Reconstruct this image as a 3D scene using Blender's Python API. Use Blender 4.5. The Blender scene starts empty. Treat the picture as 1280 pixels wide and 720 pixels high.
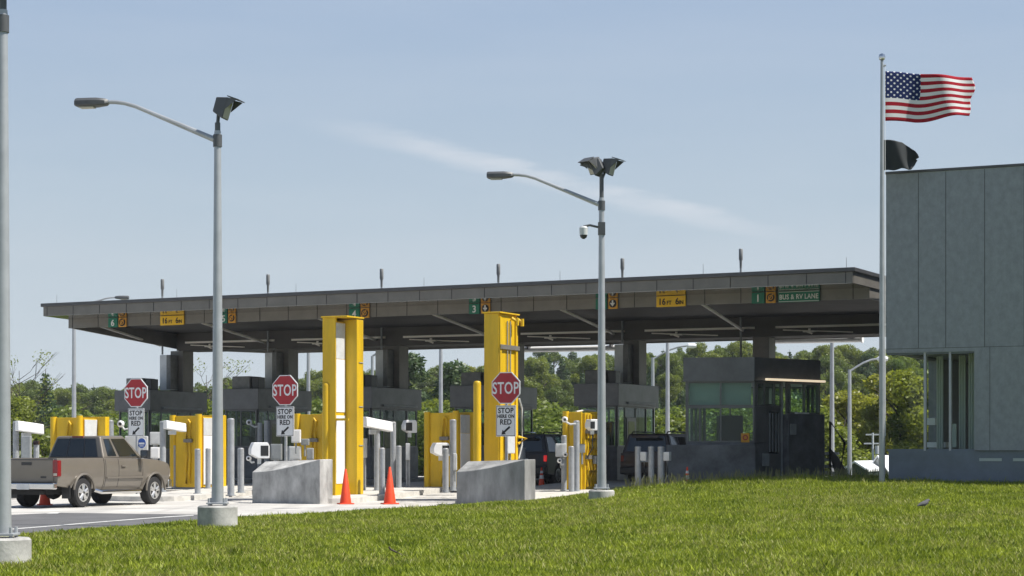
import bpy, bmesh, math, random
import numpy as np
from mathutils import Vector, Matrix

random.seed(7)
rng = np.random.default_rng(7)
R = math.radians
scene = bpy.context.scene
COL = scene.collection

# ------------------------------------------------------------------ camera
F = 2450.0          # focal length in pixels of the 1280-wide photograph
HY = 566.0          # horizon row
HC = 1.47           # eye height above the approach road
camd = bpy.data.cameras.new("camera")
cam = bpy.data.objects.new("camera", camd)
COL.objects.link(cam)
cam.location = (0, 0, HC)
cam.rotation_euler = (R(90), 0, 0)
camd.sensor_width = 36
camd.lens = F / 1280 * 36
camd.shift_y = (HY - 360) / 1280
camd.clip_start = 0.5
camd.clip_end = 6000
scene.camera = cam


def W(px, py, Y):
    return Vector(((px - 640) * Y / F, Y, HC + (HY - py) * Y / F))


A = R(25.5)
L = Vector((math.cos(A), -math.sin(A), 0))
D = Vector((math.sin(A), math.cos(A), 0))
ROT = -A


def sstep(a, b, x):
    t = min(1, max(0, (x - a) / (b - a)))
    return t * t * (3 - 2 * t)


def zr(X, Y):                       # height of the plaza paving
    v = X * D.x + Y * D.y
    return 0.30 * sstep(48.5, 62, v)


def ground_at(px, py, extra=0.0):   # where the line of sight meets the paving (+extra)
    Y = 30.0
    for i in range(4000):
        X = (px - 640) * Y / F
        if HC + (HY - py) * Y / F <= zr(X, Y) + extra:
            break
        Y += 0.02
    X = (px - 640) * Y / F
    return Vector((X, Y, zr(X, Y) + extra))


EDGE = [(-40, 0, -.1), (-13.5, 25, -.08), (-8.7, 35.3, .0), (-6.75, 41.9, 0), (-6.1, 43.9, 0), (-1.5, 52.6, .05), (.44, 54.2, .13),
        (2.27, 54.4, .34), (3.3, 55.0, .47), (5.05, 56.6, .6), (8.1, 57, .74), (14.4, 57, .73), (60, 57, .7)]


def edge(X):
    for (a, b) in zip(EDGE, EDGE[1:]):
        if a[0] <= X <= b[0]:
            t = (X - a[0]) / (b[0] - a[0])
            return a[1] + t * (b[1] - a[1]), a[2] + t * (b[2] - a[2])
    return EDGE[-1][1], EDGE[-1][2]


def gz(X, Y):                       # height of the lawn
    ye, ze = edge(X)
    t = (Y - 25) / max(1.0, ye - 25) if ye > 26 else 1
    t = min(1.0, max(-.6, t))
    z = -.14 + (ze + .14) * t
    z += .018 * math.sin(X * 1.3 + Y * .7) * math.cos(Y * .9 - X * .4) * min(1, max(0, (ye - Y) / 3))
    return z


# ------------------------------------------------------------------ materials
def nodes(m):
    m.use_nodes = True
    nt = m.node_tree
    return nt, nt.nodes, nt.links


def mat(name, col, rough=.6, metal=0., var=.0, scale=3., bump=0., bscale=40., spec=.5, coat=0., streak=None, col2=None, detail=5):
    m = bpy.data.materials.new(name)
    nt, N, K = nodes(m)
    b = N["Principled BSDF"]
    b.inputs["Roughness"].default_value = rough
    b.inputs["Metallic"].default_value = metal
    b.inputs["Specular IOR Level"].default_value = spec
    b.inputs["Coat Weight"].default_value = coat
    b.inputs["Base Color"].default_value = (*col, 1)
    if var or col2 or bump:
        tc = N.new("ShaderNodeTexCoord")
        mp = N.new("ShaderNodeMapping")
        K.new(tc.outputs["Object"], mp.inputs["Vector"])
        if streak:
            mp.inputs["Scale"].default_value = streak
    if var or col2:
        n = N.new("ShaderNodeTexNoise")
        n.inputs["Scale"].default_value = scale
        n.inputs["Detail"].default_value = detail
        n.inputs["Roughness"].default_value = .65
        K.new(mp.outputs[0], n.inputs["Vector"])
        r = N.new("ShaderNodeValToRGB")
        r.color_ramp.elements[0].position = .32
        r.color_ramp.elements[1].position = .68
        c0 = tuple(max(0, c * (1 - var)) for c in col)
        c1 = col2 if col2 else tuple(min(1, c * (1 + var)) for c in col)
        r.color_ramp.elements[0].color = (*c0, 1)
        r.color_ramp.elements[1].color = (*c1, 1)
        K.new(n.outputs["Fac"], r.inputs["Fac"])
        K.new(r.outputs[0], b.inputs["Base Color"])
    if bump:
        n2 = N.new("ShaderNodeTexNoise")
        n2.inputs["Scale"].default_value = bscale
        n2.inputs["Detail"].default_value = 6
        K.new(mp.outputs[0], n2.inputs["Vector"])
        bp = N.new("ShaderNodeBump")
        bp.inputs["Strength"].default_value = bump
        bp.inputs["Distance"].default_value = .02
        K.new(n2.outputs["Fac"], bp.inputs["Height"])
        K.new(bp.outputs[0], b.inputs["Normal"])
    return m


def leafmat(name, dark, light, transl=.3, shine=.35):
    m = bpy.data.materials.new(name)
    nt, N, K = nodes(m)
    N.remove(N["Principled BSDF"])
    out = N["Material Output"]
    geo = N.new("ShaderNodeNewGeometry")
    oi = N.new("ShaderNodeObjectInfo")
    mx = N.new("ShaderNodeMix")
    mx.data_type = 'RGBA'
    ad = N.new("ShaderNodeMath"); ad.operation = 'MULTIPLY_ADD'
    ad.inputs[1].default_value = .65
    ml = N.new("ShaderNodeMath"); ml.operation = 'MULTIPLY'
    ml.inputs[1].default_value = .35
    K.new(oi.outputs["Random"], ml.inputs[0])
    K.new(geo.outputs["Random Per Island"], ad.inputs[0])
    K.new(ml.outputs[0], ad.inputs[2])
    K.new(ad.outputs[0], mx.inputs[0])
    mx.inputs[6].default_value = (*dark, 1)
    mx.inputs[7].default_value = (*light, 1)
    d = N.new("ShaderNodeBsdfDiffuse"); t = N.new("ShaderNodeBsdfTranslucent")
    g = N.new("ShaderNodeBsdfGlossy"); g.inputs["Roughness"].default_value = .45
    g.inputs["Color"].default_value = (.5, .5, .5, 1)
    s1 = N.new("ShaderNodeMixShader"); s1.inputs[0].default_value = transl
    s2 = N.new("ShaderNodeMixShader")
    s2.inputs[0].default_value = .05 * shine / .35
    K.new(mx.outputs[2], d.inputs[0]); K.new(mx.outputs[2], t.inputs[0])
    K.new(d.outputs[0], s1.inputs[1]); K.new(t.outputs[0], s1.inputs[2])
    K.new(s1.outputs[0], s2.inputs[1]); K.new(g.outputs[0], s2.inputs[2])
    K.new(s2.outputs[0], out.inputs[0])
    return m


def glassmat(name, tint, refl=.12, rough=.02, fres=.4):
    m = bpy.data.materials.new(name)
    nt, N, K = nodes(m)
    N.remove(N["Principled BSDF"])
    out = N["Material Output"]
    t = N.new("ShaderNodeBsdfTransparent"); t.inputs[0].default_value = (*tint, 1)
    g = N.new("ShaderNodeBsdfGlossy"); g.inputs["Roughness"].default_value = rough
    lw = N.new("ShaderNodeLayerWeight"); lw.inputs[0].default_value = .5
    pw = N.new("ShaderNodeMath"); pw.operation = 'POWER'; pw.inputs[1].default_value = 4
    K.new(lw.outputs["Facing"], pw.inputs[0])
    ad = N.new("ShaderNodeMath"); ad.operation = 'MULTIPLY_ADD'; ad.inputs[1].default_value = fres; ad.inputs[2].default_value = refl
    s = N.new("ShaderNodeMixShader")
    K.new(pw.outputs[0], ad.inputs[0]); K.new(ad.outputs[0], s.inputs[0])
    K.new(t.outputs[0], s.inputs[1]); K.new(g.outputs[0], s.inputs[2])
    K.new(s.outputs[0], out.inputs[0])
    return m


M = dict(
    steel=mat("galvanised_steel", (.33, .35, .37), .5, .1, .18, 6, .05, 60),
    polesteel=mat("pole_steel", (.37, .39, .41), .38, .25, .10, 3, 0),
    headgrey=mat("lamp_housing", (.085, .09, .095), .5, .1, .12, 5),
    lampglass=mat("lamp_lens", (.45, .43, .36), .2, 0),
    white=mat("white_enamel", (.78, .79, .80), .4, 0, .05, 4),
    offwhite=mat("offwhite_cabinet", (.55, .57, .58), .5, 0, .1, 5),
    cabinet=mat('cabinet_steel', (.66, .69, .70), .4, .0, .12, 3),
    greybox=mat("grey_cabinet", (.27, .29, .30), .5, .1, .15, 4),
    dark=mat("dark_plastic", (.02, .021, .023), .4),
    black=mat("black_rubber", (.012, .012, .013), .7, 0, .2, 8),
    yellow=mat("safety_yellow", (.66, .42, .006), .5, 0, .2, 1.6, .03, 30, streak=(1, 1, .25)),
    orange=mat("amber_sign", (.62, .30, .03), .55, 0, .1, 6),
    conered=mat("cone_orange", (.75, .06, .012), .55, 0, .12, 5),
    concrete=mat("concrete", (.40, .395, .375), .85, 0, .30, 3.5, .25, 30, detail=8),
    concdark=mat("weathered_concrete", (.37, .37, .36), .9, 0, .45, 2.2, .3, 22, detail=8, streak=(1, 1, .45)),
    kerb=mat("kerb_concrete", (.52, .505, .47), .85, 0, .2, 3, .2, 30),
    paving=mat("concrete_paving", (.50, .485, .455), .85, 0, .22, .45, .15, 20, detail=8),
    asphalt=mat("asphalt", (.115, .115, .118), .9, 0, .25, .8, .4, 60, detail=8),
    paint=mat("road_paint", (.62, .62, .60), .7, 0, .2, 6),
    fascia=mat("fascia_panel", (.17, .16, .143), .45, .3, .12, 1.5),
    fasciacap=mat("fascia_cap", (.085, .085, .088), .4, .4, .1, 2),
    soffit=mat("polished_soffit", (.30, .285, .255), .10, .9),
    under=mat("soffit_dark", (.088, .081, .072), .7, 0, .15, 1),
    column=mat("column_bronze", (.19, .178, .16), .5, .2, .15, 2),
    strut=mat("pale_conduit", (.92, .87, .78), .4),
    seam=mat("seam", (.02, .02, .02), .8),
    booth=mat("booth_panel", (.135, .138, .142), .38, .3, .2, 1.6),
    boothlow=mat("booth_stone", (.115, .122, .132), .5, .1, .4, 1.8, .1, 20),
    boothin=mat("booth_interior", (.10, .11, .10), .8),
    boothglass=glassmat("booth_glass", (.82, .90, .85), .02),
    blind=mat("roller_blind", (.30, .38, .38), .7),
    clearglass=glassmat("clear_glass", (.96, .985, .96), .0, fres=.04),
    darkglass=mat("car_glass", (.012, .016, .018), .06, 0, spec=.8),
    zinc=mat("zinc_cladding", (.25, .272, .292), .6, .1, .15, 5.5, .10, 14, streak=(1, 1, .7), detail=9),
    zincblue=mat("plinth_cladding", (.14, .17, .21), .5, .25, .15, 1.5),
    red=mat("sign_red", (.36, .012, .022), .5, 0, .06, 5),
    signwhite=mat("sign_white", (.72, .73, .74), .5, 0, .04, 5),
    signblack=mat("sign_black", (.012, .012, .013), .6),
    green=mat("sign_green", (.005, .16, .10), .5, 0, .06, 5),
    blue=mat("sign_blue", (.015, .08, .36), .5),
    signyellow=mat("sign_yellow", (.78, .47, .01), .5, 0, .05, 5),
    aluminium=mat("sign_back", (.45, .46, .47), .45, .6),
    carpaint=mat("tan_carpaint", (.175, .155, .128), .38, .25, .05, 2, coat=.45),
    navy=mat("navy_carpaint", (.008, .012, .026), .45, .1, coat=.15),
    maroon=mat("maroon_carpaint", (.022, .010, .014), .4, .1, coat=.3),
    chrome=mat("chrome", (.62, .62, .62), .18, 1),
    alloy=mat("alloy", (.62, .62, .61), .3, .8),
    taillight=mat("tail_lens", (.20, .004, .008), .2, 0, spec=.7),
    tyre=mat("tyre", (.016, .016, .017), .8),
    underbody=mat("underbody", (.015, .015, .015), .8),
    rock=mat("ac_unit", (.20, .205, .20), .6, .1, .2, 4),
    bark=mat("bark", (.075, .06, .048), .9, 0, .3, 5),
    roofwhite=mat("white_roofing", (.72, .73, .75), .6),
    bird=mat("grey_feathers", (.10, .10, .11), .8),
    curtain=mat("pale_curtain", (.42, .47, .44), .8),
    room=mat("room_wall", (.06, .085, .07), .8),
)
lit = bpy.data.materials.new("booth_lamp")
_, N_, K_ = nodes(lit)
N_["Principled BSDF"].inputs["Base Color"].default_value = (.9, .8, .6, 1)
N_["Principled BSDF"].inputs["Emission Color"].default_value = (1, .82, .58, 1)
N_["Principled BSDF"].inputs["Emission Strength"].default_value = .55
M['boothlamp'] = lit
brake = mat("brake_lamp", (.6, .02, .02), .3)
brake.node_tree.nodes["Principled BSDF"].inputs["Emission Color"].default_value = (1, .03, .03, 1)
brake.node_tree.nodes["Principled BSDF"].inputs["Emission Strength"].default_value = .3
M['brake'] = brake


# ------------------------------------------------------------------ mesh helpers
class MB:
    def __init__(s):
        s.v, s.f, s.m = [], [], []

    def add(s, vs, fs, mi=0):
        o = len(s.v)
        s.v += [tuple(x) for x in vs]
        s.f += [tuple(i + o for i in f) for f in fs]
        s.m += [mi] * len(fs)
        return s

    def box(s, x0, x1, y0, y1, z0, z1, mi=0):
        vs = [(x0, y0, z0), (x1, y0, z0), (x1, y1, z0), (x0, y1, z0), (x0, y0, z1), (x1, y0, z1), (x1, y1, z1), (x0, y1, z1)]
        return s.add(vs, [(0, 3, 2, 1), (4, 5, 6, 7), (0, 1, 5, 4), (1, 2, 6, 5), (2, 3, 7, 6), (3, 0, 4, 7)], mi)

    def hexa(s, p, mi=0):             # eight corners: bottom four, top four
        return s.add(p, [(0, 3, 2, 1), (4, 5, 6, 7), (0, 1, 5, 4), (1, 2, 6, 5), (2, 3, 7, 6), (3, 0, 4, 7)], mi)

    def tube(s, pts, rad, n=10, mi=0, cap=True):
        pts = [Vector(p) for p in pts]
        rad = rad if isinstance(rad, (list, tuple)) else [rad] * len(pts)
        rings = []
        for i, p in enumerate(pts):
            a = pts[max(0, i - 1)]; b = pts[min(len(pts) - 1, i + 1)]
            t = (b - a).normalized()
            u = t.cross(Vector((0, 0, 1)))
            if u.length < 1e-3:
                u = t.cross(Vector((0, 1, 0)))
            u.normalize(); w = t.cross(u).normalized()
            rings.append([p + (u * math.cos(2 * math.pi * k / n) + w * math.sin(2 * math.pi * k / n)) * rad[i] for k in range(n)])
        vs = [q for r in rings for q in r]
        fs = []
        for i in range(len(rings) - 1):
            for k in range(n):
                k2 = (k + 1) % n
                fs.append((i * n + k, (i + 1) * n + k, (i + 1) * n + k2, i * n + k2))
        if cap:
            fs.append(tuple(range(n)))
            fs.append(tuple(reversed([(len(rings) - 1) * n + k for k in range(n)])))
        return s.add(vs, fs, mi)

    def lathe(s, prof, n=20, mi=0, axis='z', o=(0, 0, 0)):
        vs, fs = [], []
        for (r, h) in prof:
            for k in range(n):
                a = 2 * math.pi * k / n
                c, d = r * math.cos(a), r * math.sin(a)
                p = (c, d, h) if axis == 'z' else ((h, c, d) if axis == 'x' else (c, h, d))
                vs.append((p[0] + o[0], p[1] + o[1], p[2] + o[2]))
        for i in range(len(prof) - 1):
            for k in range(n):
                k2 = (k + 1) % n
                fs.append((i * n + k, i * n + k2, (i + 1) * n + k2, (i + 1) * n + k))
        fs.append(tuple(reversed(range(n))))
        fs.append(tuple((len(prof) - 1) * n + k for k in range(n)))
        return s.add(vs, fs, mi)

    def prism(s, poly, a0, a1, axis='x', mi=0):   # poly of (u, v); axis x: (y,z) / y: (x,z) / z: (x,y)
        n = len(poly)
        f = {'x': lambda a, u, v: (a, u, v), 'y': lambda a, u, v: (u, a, v), 'z': lambda a, u, v: (u, v, a)}[axis]
        vs = [f(a0, u, v) for u, v in poly] + [f(a1, u, v) for u, v in poly]
        fs = [tuple(reversed(range(n))), tuple(range(n, 2 * n))]
        fs += [(i, (i + 1) % n, n + (i + 1) % n, n + i) for i in range(n)]
        return s.add(vs, fs, mi)

    def quad(s, p, th=.006, mi=0):    # thin pane through four points
        p = [Vector(q) for q in p]
        nrm = (p[1] - p[0]).cross(p[3] - p[0]).normalized() * th
        return s.hexa([*p, *[q + nrm for q in p]], mi)

    def build(s, name, mats, parent=None, loc=None, rotz=None, bevel=0, smooth=True, seg=2):
        me = bpy.data.meshes.new(name)
        me.from_pydata(s.v, [], s.f)
        for mm in (mats if isinstance(mats, (list, tuple)) else [mats]):
            me.materials.append(mm)
        if any(s.m):
            me.polygons.foreach_set('material_index', s.m)
        bm = bmesh.new(); bm.from_mesh(me)
        bmesh.ops.recalc_face_normals(bm, faces=bm.faces)
        bm.to_mesh(me); bm.free()
        if smooth:
            me.shade_smooth()
            me.set_sharp_from_angle(angle=R(32))
        o = bpy.data.objects.new(name, me)
        COL.objects.link(o)
        if parent:
            o.parent = parent
        if loc is not None:
            o.location = loc
        if rotz is not None:
            o.rotation_euler.z = rotz
        if bevel:
            md = o.modifiers.new("edge", 'BEVEL')
            md.width = bevel; md.segments = seg; md.limit_method = 'ANGLE'; md.angle_limit = R(40); md.harden_normals = True
        return o


def tag(o, label=None, cat=None, group=None, kind=None):
    if label: o['label'] = label
    if cat: o['category'] = cat
    if group: o['group'] = group
    if kind: o['kind'] = kind
    return o


def empty(name, loc, rotz, label, cat, group=None):
    o = bpy.data.objects.new(name, None)
    COL.objects.link(o)
    o.location = loc; o.rotation_euler.z = rotz
    o.empty_display_size = .3
    return tag(o, label, cat, group)


def copy_tree(o, parent=None):
    c = o.copy(); COL.objects.link(c)
    if parent: c.parent = parent
    for ch in list(o.children):
        copy_tree(ch, c)
    return c


def text(s, h, m, parent, x=0, y=0, z=0, name='lettering', wx=1.0, bold=.0, depth=.006, space=1.0):
    """letters standing in the xz plane, facing -y, centred on x, z; h = capital height"""
    cu = bpy.data.curves.new(name, 'FONT')
    cu.body = s
    cu.size = h / .70
    cu.align_x = 'CENTER'; cu.align_y = 'CENTER'
    cu.extrude = depth; cu.offset = bold
    cu.space_character = space
    cu.resolution_u = 3
    tmp = bpy.data.objects.new(name, cu)
    COL.objects.link(tmp)
    dg = bpy.context.evaluated_depsgraph_get()
    me = bpy.data.meshes.new_from_object(tmp.evaluated_get(dg))
    bpy.data.objects.remove(tmp)
    bpy.data.curves.remove(cu)
    xs = [v.co.x for v in me.vertices]; ys = [v.co.y for v in me.vertices]
    cx, cy = (min(xs) + max(xs)) / 2, (min(ys) + max(ys)) / 2
    for v in me.vertices:
        a, b, c = v.co
        v.co = ((a - cx) * wx + x, y - c, (b - cy) + z)
    me.materials.clear(); me.materials.append(m)
    me.name = name
    o = bpy.data.objects.new(name, me)
    COL.objects.link(o)
    o.parent = parent
    return o


# ------------------------------------------------------------------ setting: ground sheets
def grid(name, xs, ys, fz, m, skirt=None):
    vs = [(x, y, fz(x, y)) for y in ys for x in xs]
    nx = len(xs)
    fs = [(j * nx + i, j * nx + i + 1, (j + 1) * nx + i + 1, (j + 1) * nx + i) for j in range(len(ys) - 1) for i in range(nx - 1)]
    b = MB().add(vs, fs)
    o = b.build(name, m)
    tag(o, kind='structure')
    return o


def hillz(X, Y):
    z = -.6
    z -= 2.6 * sstep(96, 118, Y)
    z += (4.3 + 7.6 * sstep(-30, 25, X)) * sstep(122, 300, Y)
    return z


mg = mat("field_soil", (.10, .13, .035), .95, 0, .35, .05, .2, 3)
xs = [-600, -300] + list(range(-160, 161, 8)) + [300, 600]
ys = [-60, 0, 40, 80, 96] + list(range(100, 301, 8)) + [400, 500, 600, 700]
grid('ground', xs, ys, hillz, mg)

# paving sheet with saw-cut joints
mp_ = M['paving']
nt_ = mp_.node_tree; N_, K_ = nt_.nodes, nt_.links
bs_ = N_["Principled BSDF"]; src_ = bs_.inputs["Base Color"].links[0].from_socket
tc_ = N_.new("ShaderNodeTexCoord"); mpp = N_.new("ShaderNodeMapping")
mpp.inputs["Rotation"].default_value = (0, 0, A); mpp.inputs["Scale"].default_value = (.9, .05, 1)
K_.new(tc_.outputs["Object"], mpp.inputs[0])
nn = N_.new("ShaderNodeTexNoise"); nn.inputs["Scale"].default_value = 1.2; nn.inputs["Detail"].default_value = 4
K_.new(mpp.outputs[0], nn.inputs["Vector"])
rr_ = N_.new("ShaderNodeMapRange"); rr_.inputs[1].default_value = .5; rr_.inputs[2].default_value = .72; rr_.inputs[3].default_value = 0; rr_.inputs[4].default_value = .5
K_.new(nn.outputs["Fac"], rr_.inputs[0])
mm_ = N_.new("ShaderNodeMix"); mm_.data_type = 'RGBA'; K_.new(rr_.outputs[0], mm_.inputs[0]); K_.new(src_, mm_.inputs[6]); mm_.inputs[7].default_value = (.22, .215, .205, 1)
K_.new(mm_.outputs[2], bs_.inputs["Base Color"])
pvx = [-70 + i * .8 for i in range(131)]
vs, fs = [], []
NP = 70
for X in pvx:
    y0 = edge(max(-39.9, min(59, X)))[0] - .02
    for j in range(NP):
        t = j / (NP - 1)
        Y = y0 + (98 - y0) * t
        vs.append((X, Y, zr(X, Y)))
for i in range(len(pvx) - 1):
    for j in range(NP - 1):
        fs.append((i * NP + j, (i + 1) * NP + j, (i + 1) * NP + j + 1, i * NP + j + 1))
tag(MB().add(vs, fs).build('plaza_paving', mp_), kind='structure')
jb = MB()
for k in range(-8, 10):                                # joints running with the lanes
    o = Vector((-6.0, 60, 0)) + L * (k * 3.7)
    for i in range(12):
        a = o + D * (-16 + i * 3); b_ = o + D * (-13 + i * 3)
        if a.x > 3 or a.y < edge(max(-39, min(59, a.x)))[0] + .3: continue
        w = L * .012
        jb.add([(p.x, p.y, zr(p.x, p.y) + .004) for p in (a - w, a + w, b_ + w, b_ - w)], [(0, 1, 2, 3)])
for k in range(-4, 8):
    o = Vector((-6.0, 60, 0)) + D * (k * 4.5)
    for i in range(20):
        a = o + L * (-34 + i * 2); b_ = o + L * (-32 + i * 2)
        if a.x > 3 or b_.y < edge(max(-39, min(59, b_.x)))[0] + .3: continue
        w = D * .012
        jb.add([(p.x, p.y, zr(p.x, p.y) + .004) for p in (a - w, a + w, b_ + w, b_ - w)], [(0, 1, 2, 3)])
tag(jb.build('paving_joint', M['seam']), kind='structure')

# asphalt approach
def gp(px, py): return ground_at(px, py)
ap = [(-160, 705), (-40, 685), (35, 669), (120, 662), (200, 656), (262, 651.5), (262, 643.6), (160, 642.2), (77, 641.2), (0, 644), (-160, 648)]
pts = [gp(*p) for p in ap]
b = MB(); b.add([(p.x, p.y, p.z + .004) for p in pts], [tuple(range(len(pts)))])
tag(b.build('asphalt_road', M['asphalt']), kind='structure')
b = MB()
ln = [(-20, 664.6), (15, 661.8), (80, 656.6), (150, 650.8), (205, 646.8), (242, 644.5)]
for p, q in zip(ln, ln[1:]):
    b.add([tuple(gp(p[0], p[1] + .45) + Vector((0, 0, .008))), tuple(gp(q[0], q[1] + .35) + Vector((0, 0, .008))),
           tuple(gp(q[0], q[1] - .35) + Vector((0, 0, .008))), tuple(gp(p[0], p[1] - .45) + Vector((0, 0, .008)))], [(0, 1, 2, 3)])
for (a, c, y) in ((58, 76, 641.6),):
    b.add([tuple(gp(x_, y_) + Vector((0, 0, .008))) for x_, y_ in ((a, y + .8), (c - 4, y + .6), (c, y - .8), (a + 5, y - .6))], [(0, 1, 2, 3)])
tag(b.build('lane_line', M['paint']), kind='structure')

# lawn
def lawnmat():
    m = bpy.data.materials.new("lawn_soil")
    nt, N, K = nodes(m)
    bs = N["Principled BSDF"]; bs.inputs["Roughness"].default_value = .95; bs.inputs["Specular IOR Level"].default_value = .1
    tc = N.new("ShaderNodeTexCoord")
    n1 = N.new("ShaderNodeTexNoise"); n1.inputs["Scale"].default_value = .5; n1.inputs["Detail"].default_value = 8
    n1.inputs["Roughness"].default_value = .7
    K.new(tc.outputs["Object"], n1.inputs["Vector"])
    r = N.new("ShaderNodeValToRGB")
    r.color_ramp.elements[0].position = .3; r.color_ramp.elements[0].color = (.045, .075, .008, 1)
    r.color_ramp.elements[1].position = .7; r.color_ramp.elements[1].color = (.13, .165, .02, 1)
    K.new(n1.outputs["Fac"], r.inputs["Fac"]); K.new(r.outputs[0], bs.inputs["Base Color"])
    return m


vs, fs = [], []
cols = [-26 + i * .8 for i in range(96)]
NR = 44
for X in cols:
    ye, ze = edge(X)
    y0 = 16.0
    y1 = max(ye, 17.0)
    for j in range(NR):
        Y = y0 + (y1 - y0) * j / (NR - 1)
        vs.append((X, Y, gz(X, Y) + .02))
    back = sstep(4, 7, X)
    vs.append((X, y1 + .12 + back * 6, ze - .25 - .0 * back if back < .5 else ze - .12))
    vs.append((X, y1 + .2 + back * 12, -.4))
n = NR + 2
for i in range(len(cols) - 1):
    for j in range(n - 1):
        fs.append((i * n + j, (i + 1) * n + j, (i + 1) * n + j + 1, i * n + j + 1))
lawn = MB().add(vs, fs).build('lawn_ground', lawnmat())
tag(lawn, kind='structure')


def lumps(x, y):
    return (np.sin(x * 1.7 + 3 * np.sin(y * .31)) * np.sin(y * .83 + 2 * np.sin(x * .53)) + .6 * np.sin(x * 4.1 + y * 1.9) * np.sin(y * 2.7 - x * 1.3))


NB = 400000
Ys = 21 + (57 - 21) * rng.random(NB * 2) ** .85
Xs = (rng.random(NB * 2) * 2 - 1) * (.285 * Ys + .8)
ex = np.array([e[0] for e in EDGE]); ey = np.array([e[1] for e in EDGE]); ez = np.array([e[2] for e in EDGE])
yee = np.interp(Xs, ex, ey)
ok = Ys < yee + .05 * rng.standard_normal(NB * 2)
ok |= (Xs > 5.5) & (Ys < yee + 2)
for (bx, by, br) in ((W(4, 0, 27.7).x, 27.7, .40), (W(272, 0, 39).x, 39.0, .42), (W(752, 0, 50).x, 50.0, .38)):
    ok &= (Xs - bx) ** 2 + (Ys - by) ** 2 > br * br
Xs, Ys, yee = Xs[ok][:NB], Ys[ok][:NB], yee[ok][:NB]
NB = len(Xs)
zee = np.interp(Xs, ex, ez)
tt = np.clip((Ys - 25) / np.maximum(1, yee - 25), -.6, 1)
Zs = -.14 + (zee + .14) * tt + .018 * np.sin(Xs * 1.3 + Ys * .7) * np.cos(Ys * .9 - Xs * .4) * np.clip((yee - Ys) / 3, 0, 1) + .012
lm = lumps(Xs, Ys)
crest = np.clip((Ys - 50) / 5, 0, 1) * np.clip((Xs - 2.5) / 3, 0, 1)
hh = (.035 + .065 * rng.random(NB) ** 1.5 + .018 * lm) * (1 + 1.1 * crest * rng.random(NB))
hh = np.clip(hh, .03, .3)
tuft = np.clip(np.sin(Xs * 2.3 + 2 * np.sin(Ys * 1.1)) * np.sin(Ys * 3.1 + 1.5 * np.sin(Xs * 1.7)) - .55, 0, 1) / .45
hh = hh * (1 + .8 * tuft * rng.random(NB))
hh = np.where(rng.random(NB) < .012, hh * 1.7, hh)
hh *= np.clip((yee - Ys) / .8, .45, 1) * (1 - 0) if True else 1
wd = .007 + .008 * rng.random(NB) + .00012 * Ys
an = rng.random(NB) * 2 * np.pi
ln_ = hh * (.35 + .75 * rng.random(NB))
la = rng.random(NB) * 2 * np.pi
V = np.empty((NB, 3, 3), dtype=np.float32)
V[:, 0, 0] = Xs - wd * np.cos(an); V[:, 0, 1] = Ys - wd * np.sin(an); V[:, 0, 2] = Zs
V[:, 1, 0] = Xs + wd * np.cos(an); V[:, 1, 1] = Ys + wd * np.sin(an); V[:, 1, 2] = Zs
V[:, 2, 0] = Xs + ln_ * np.cos(la); V[:, 2, 1] = Ys + ln_ * np.sin(la); V[:, 2, 2] = Zs + hh


def raw_mesh(name, V, nper, m):
    V = V.reshape(-1, 3)
    nf = len(V) // nper
    me = bpy.data.meshes.new(name)
    me.vertices.add(len(V)); me.vertices.foreach_set('co', V.astype(np.float32).ravel())
    me.loops.add(len(V)); me.loops.foreach_set('vertex_index', np.arange(len(V), dtype=np.int32))
    me.polygons.add(nf)
    me.polygons.foreach_set('loop_start', np.arange(0, len(V), nper, dtype=np.int32))
    me.update(calc_edges=True)
    me.materials.append(m)
    return me


def grassmat():
    m = leafmat("grass_blade", (.070, .120, .008), (.42, .48, .05), .38, .15)
    nt, N, K = m.node_tree, m.node_tree.nodes, m.node_tree.links
    mx = [n for n in N if n.type == 'MIX'][0]
    tc = N.new("ShaderNodeTexCoord")
    n1 = N.new("ShaderNodeTexNoise"); n1.inputs["Scale"].default_value = .9; n1.inputs["Detail"].default_value = 9; n1.inputs["Roughness"].default_value = .75
    K.new(tc.outputs["Object"], n1.inputs["Vector"])
    r = N.new("ShaderNodeMapRange"); r.inputs[1].default_value = .35; r.inputs[2].default_value = .65
    r.inputs[3].default_value = -.18; r.inputs[4].default_value = .5
    K.new(n1.outputs["Fac"], r.inputs[0])
    old = mx.inputs[0].links[0].from_node
    K.new(r.outputs[0], old.inputs[2])
    # scattered dry blades, thicker in worn patches
    n2 = N.new("ShaderNodeTexNoise"); n2.inputs["Scale"].default_value = .33; n2.inputs["Detail"].default_value = 6
    K.new(tc.outputs["Object"], n2.inputs["Vector"])
    r2 = N.new("ShaderNodeMapRange"); r2.inputs[1].default_value = .42; r2.inputs[2].default_value = .72; r2.inputs[3].default_value = .04; r2.inputs[4].default_value = .55
    K.new(n2.outputs["Fac"], r2.inputs[0])
    geo2 = [n for n in N if n.type == 'NEW_GEOMETRY'][0]
    fr_ = N.new("ShaderNodeMath"); fr_.operation = 'FRACT'; ml2 = N.new("ShaderNodeMath"); ml2.operation = 'MULTIPLY'; ml2.inputs[1].default_value = 37.7
    K.new(geo2.outputs["Random Per Island"], ml2.inputs[0]); K.new(ml2.outputs[0], fr_.inputs[0])
    lt = N.new("ShaderNodeMath"); lt.operation = 'LESS_THAN'; K.new(fr_.outputs[0], lt.inputs[0]); K.new(r2.outputs[0], lt.inputs[1])
    m3 = N.new("ShaderNodeMix"); m3.data_type = 'RGBA'; K.new(lt.outputs[0], m3.inputs[0]); K.new(mx.outputs[2], m3.inputs[6]); m3.inputs[7].default_value = (.34, .34, .10, 1)
    for lk in list(mx.outputs[2].links):
        if lk.to_node != m3:
            t_ = lk.to_socket; K.remove(lk); K.new(m3.outputs[2], t_)
    return m


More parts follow.
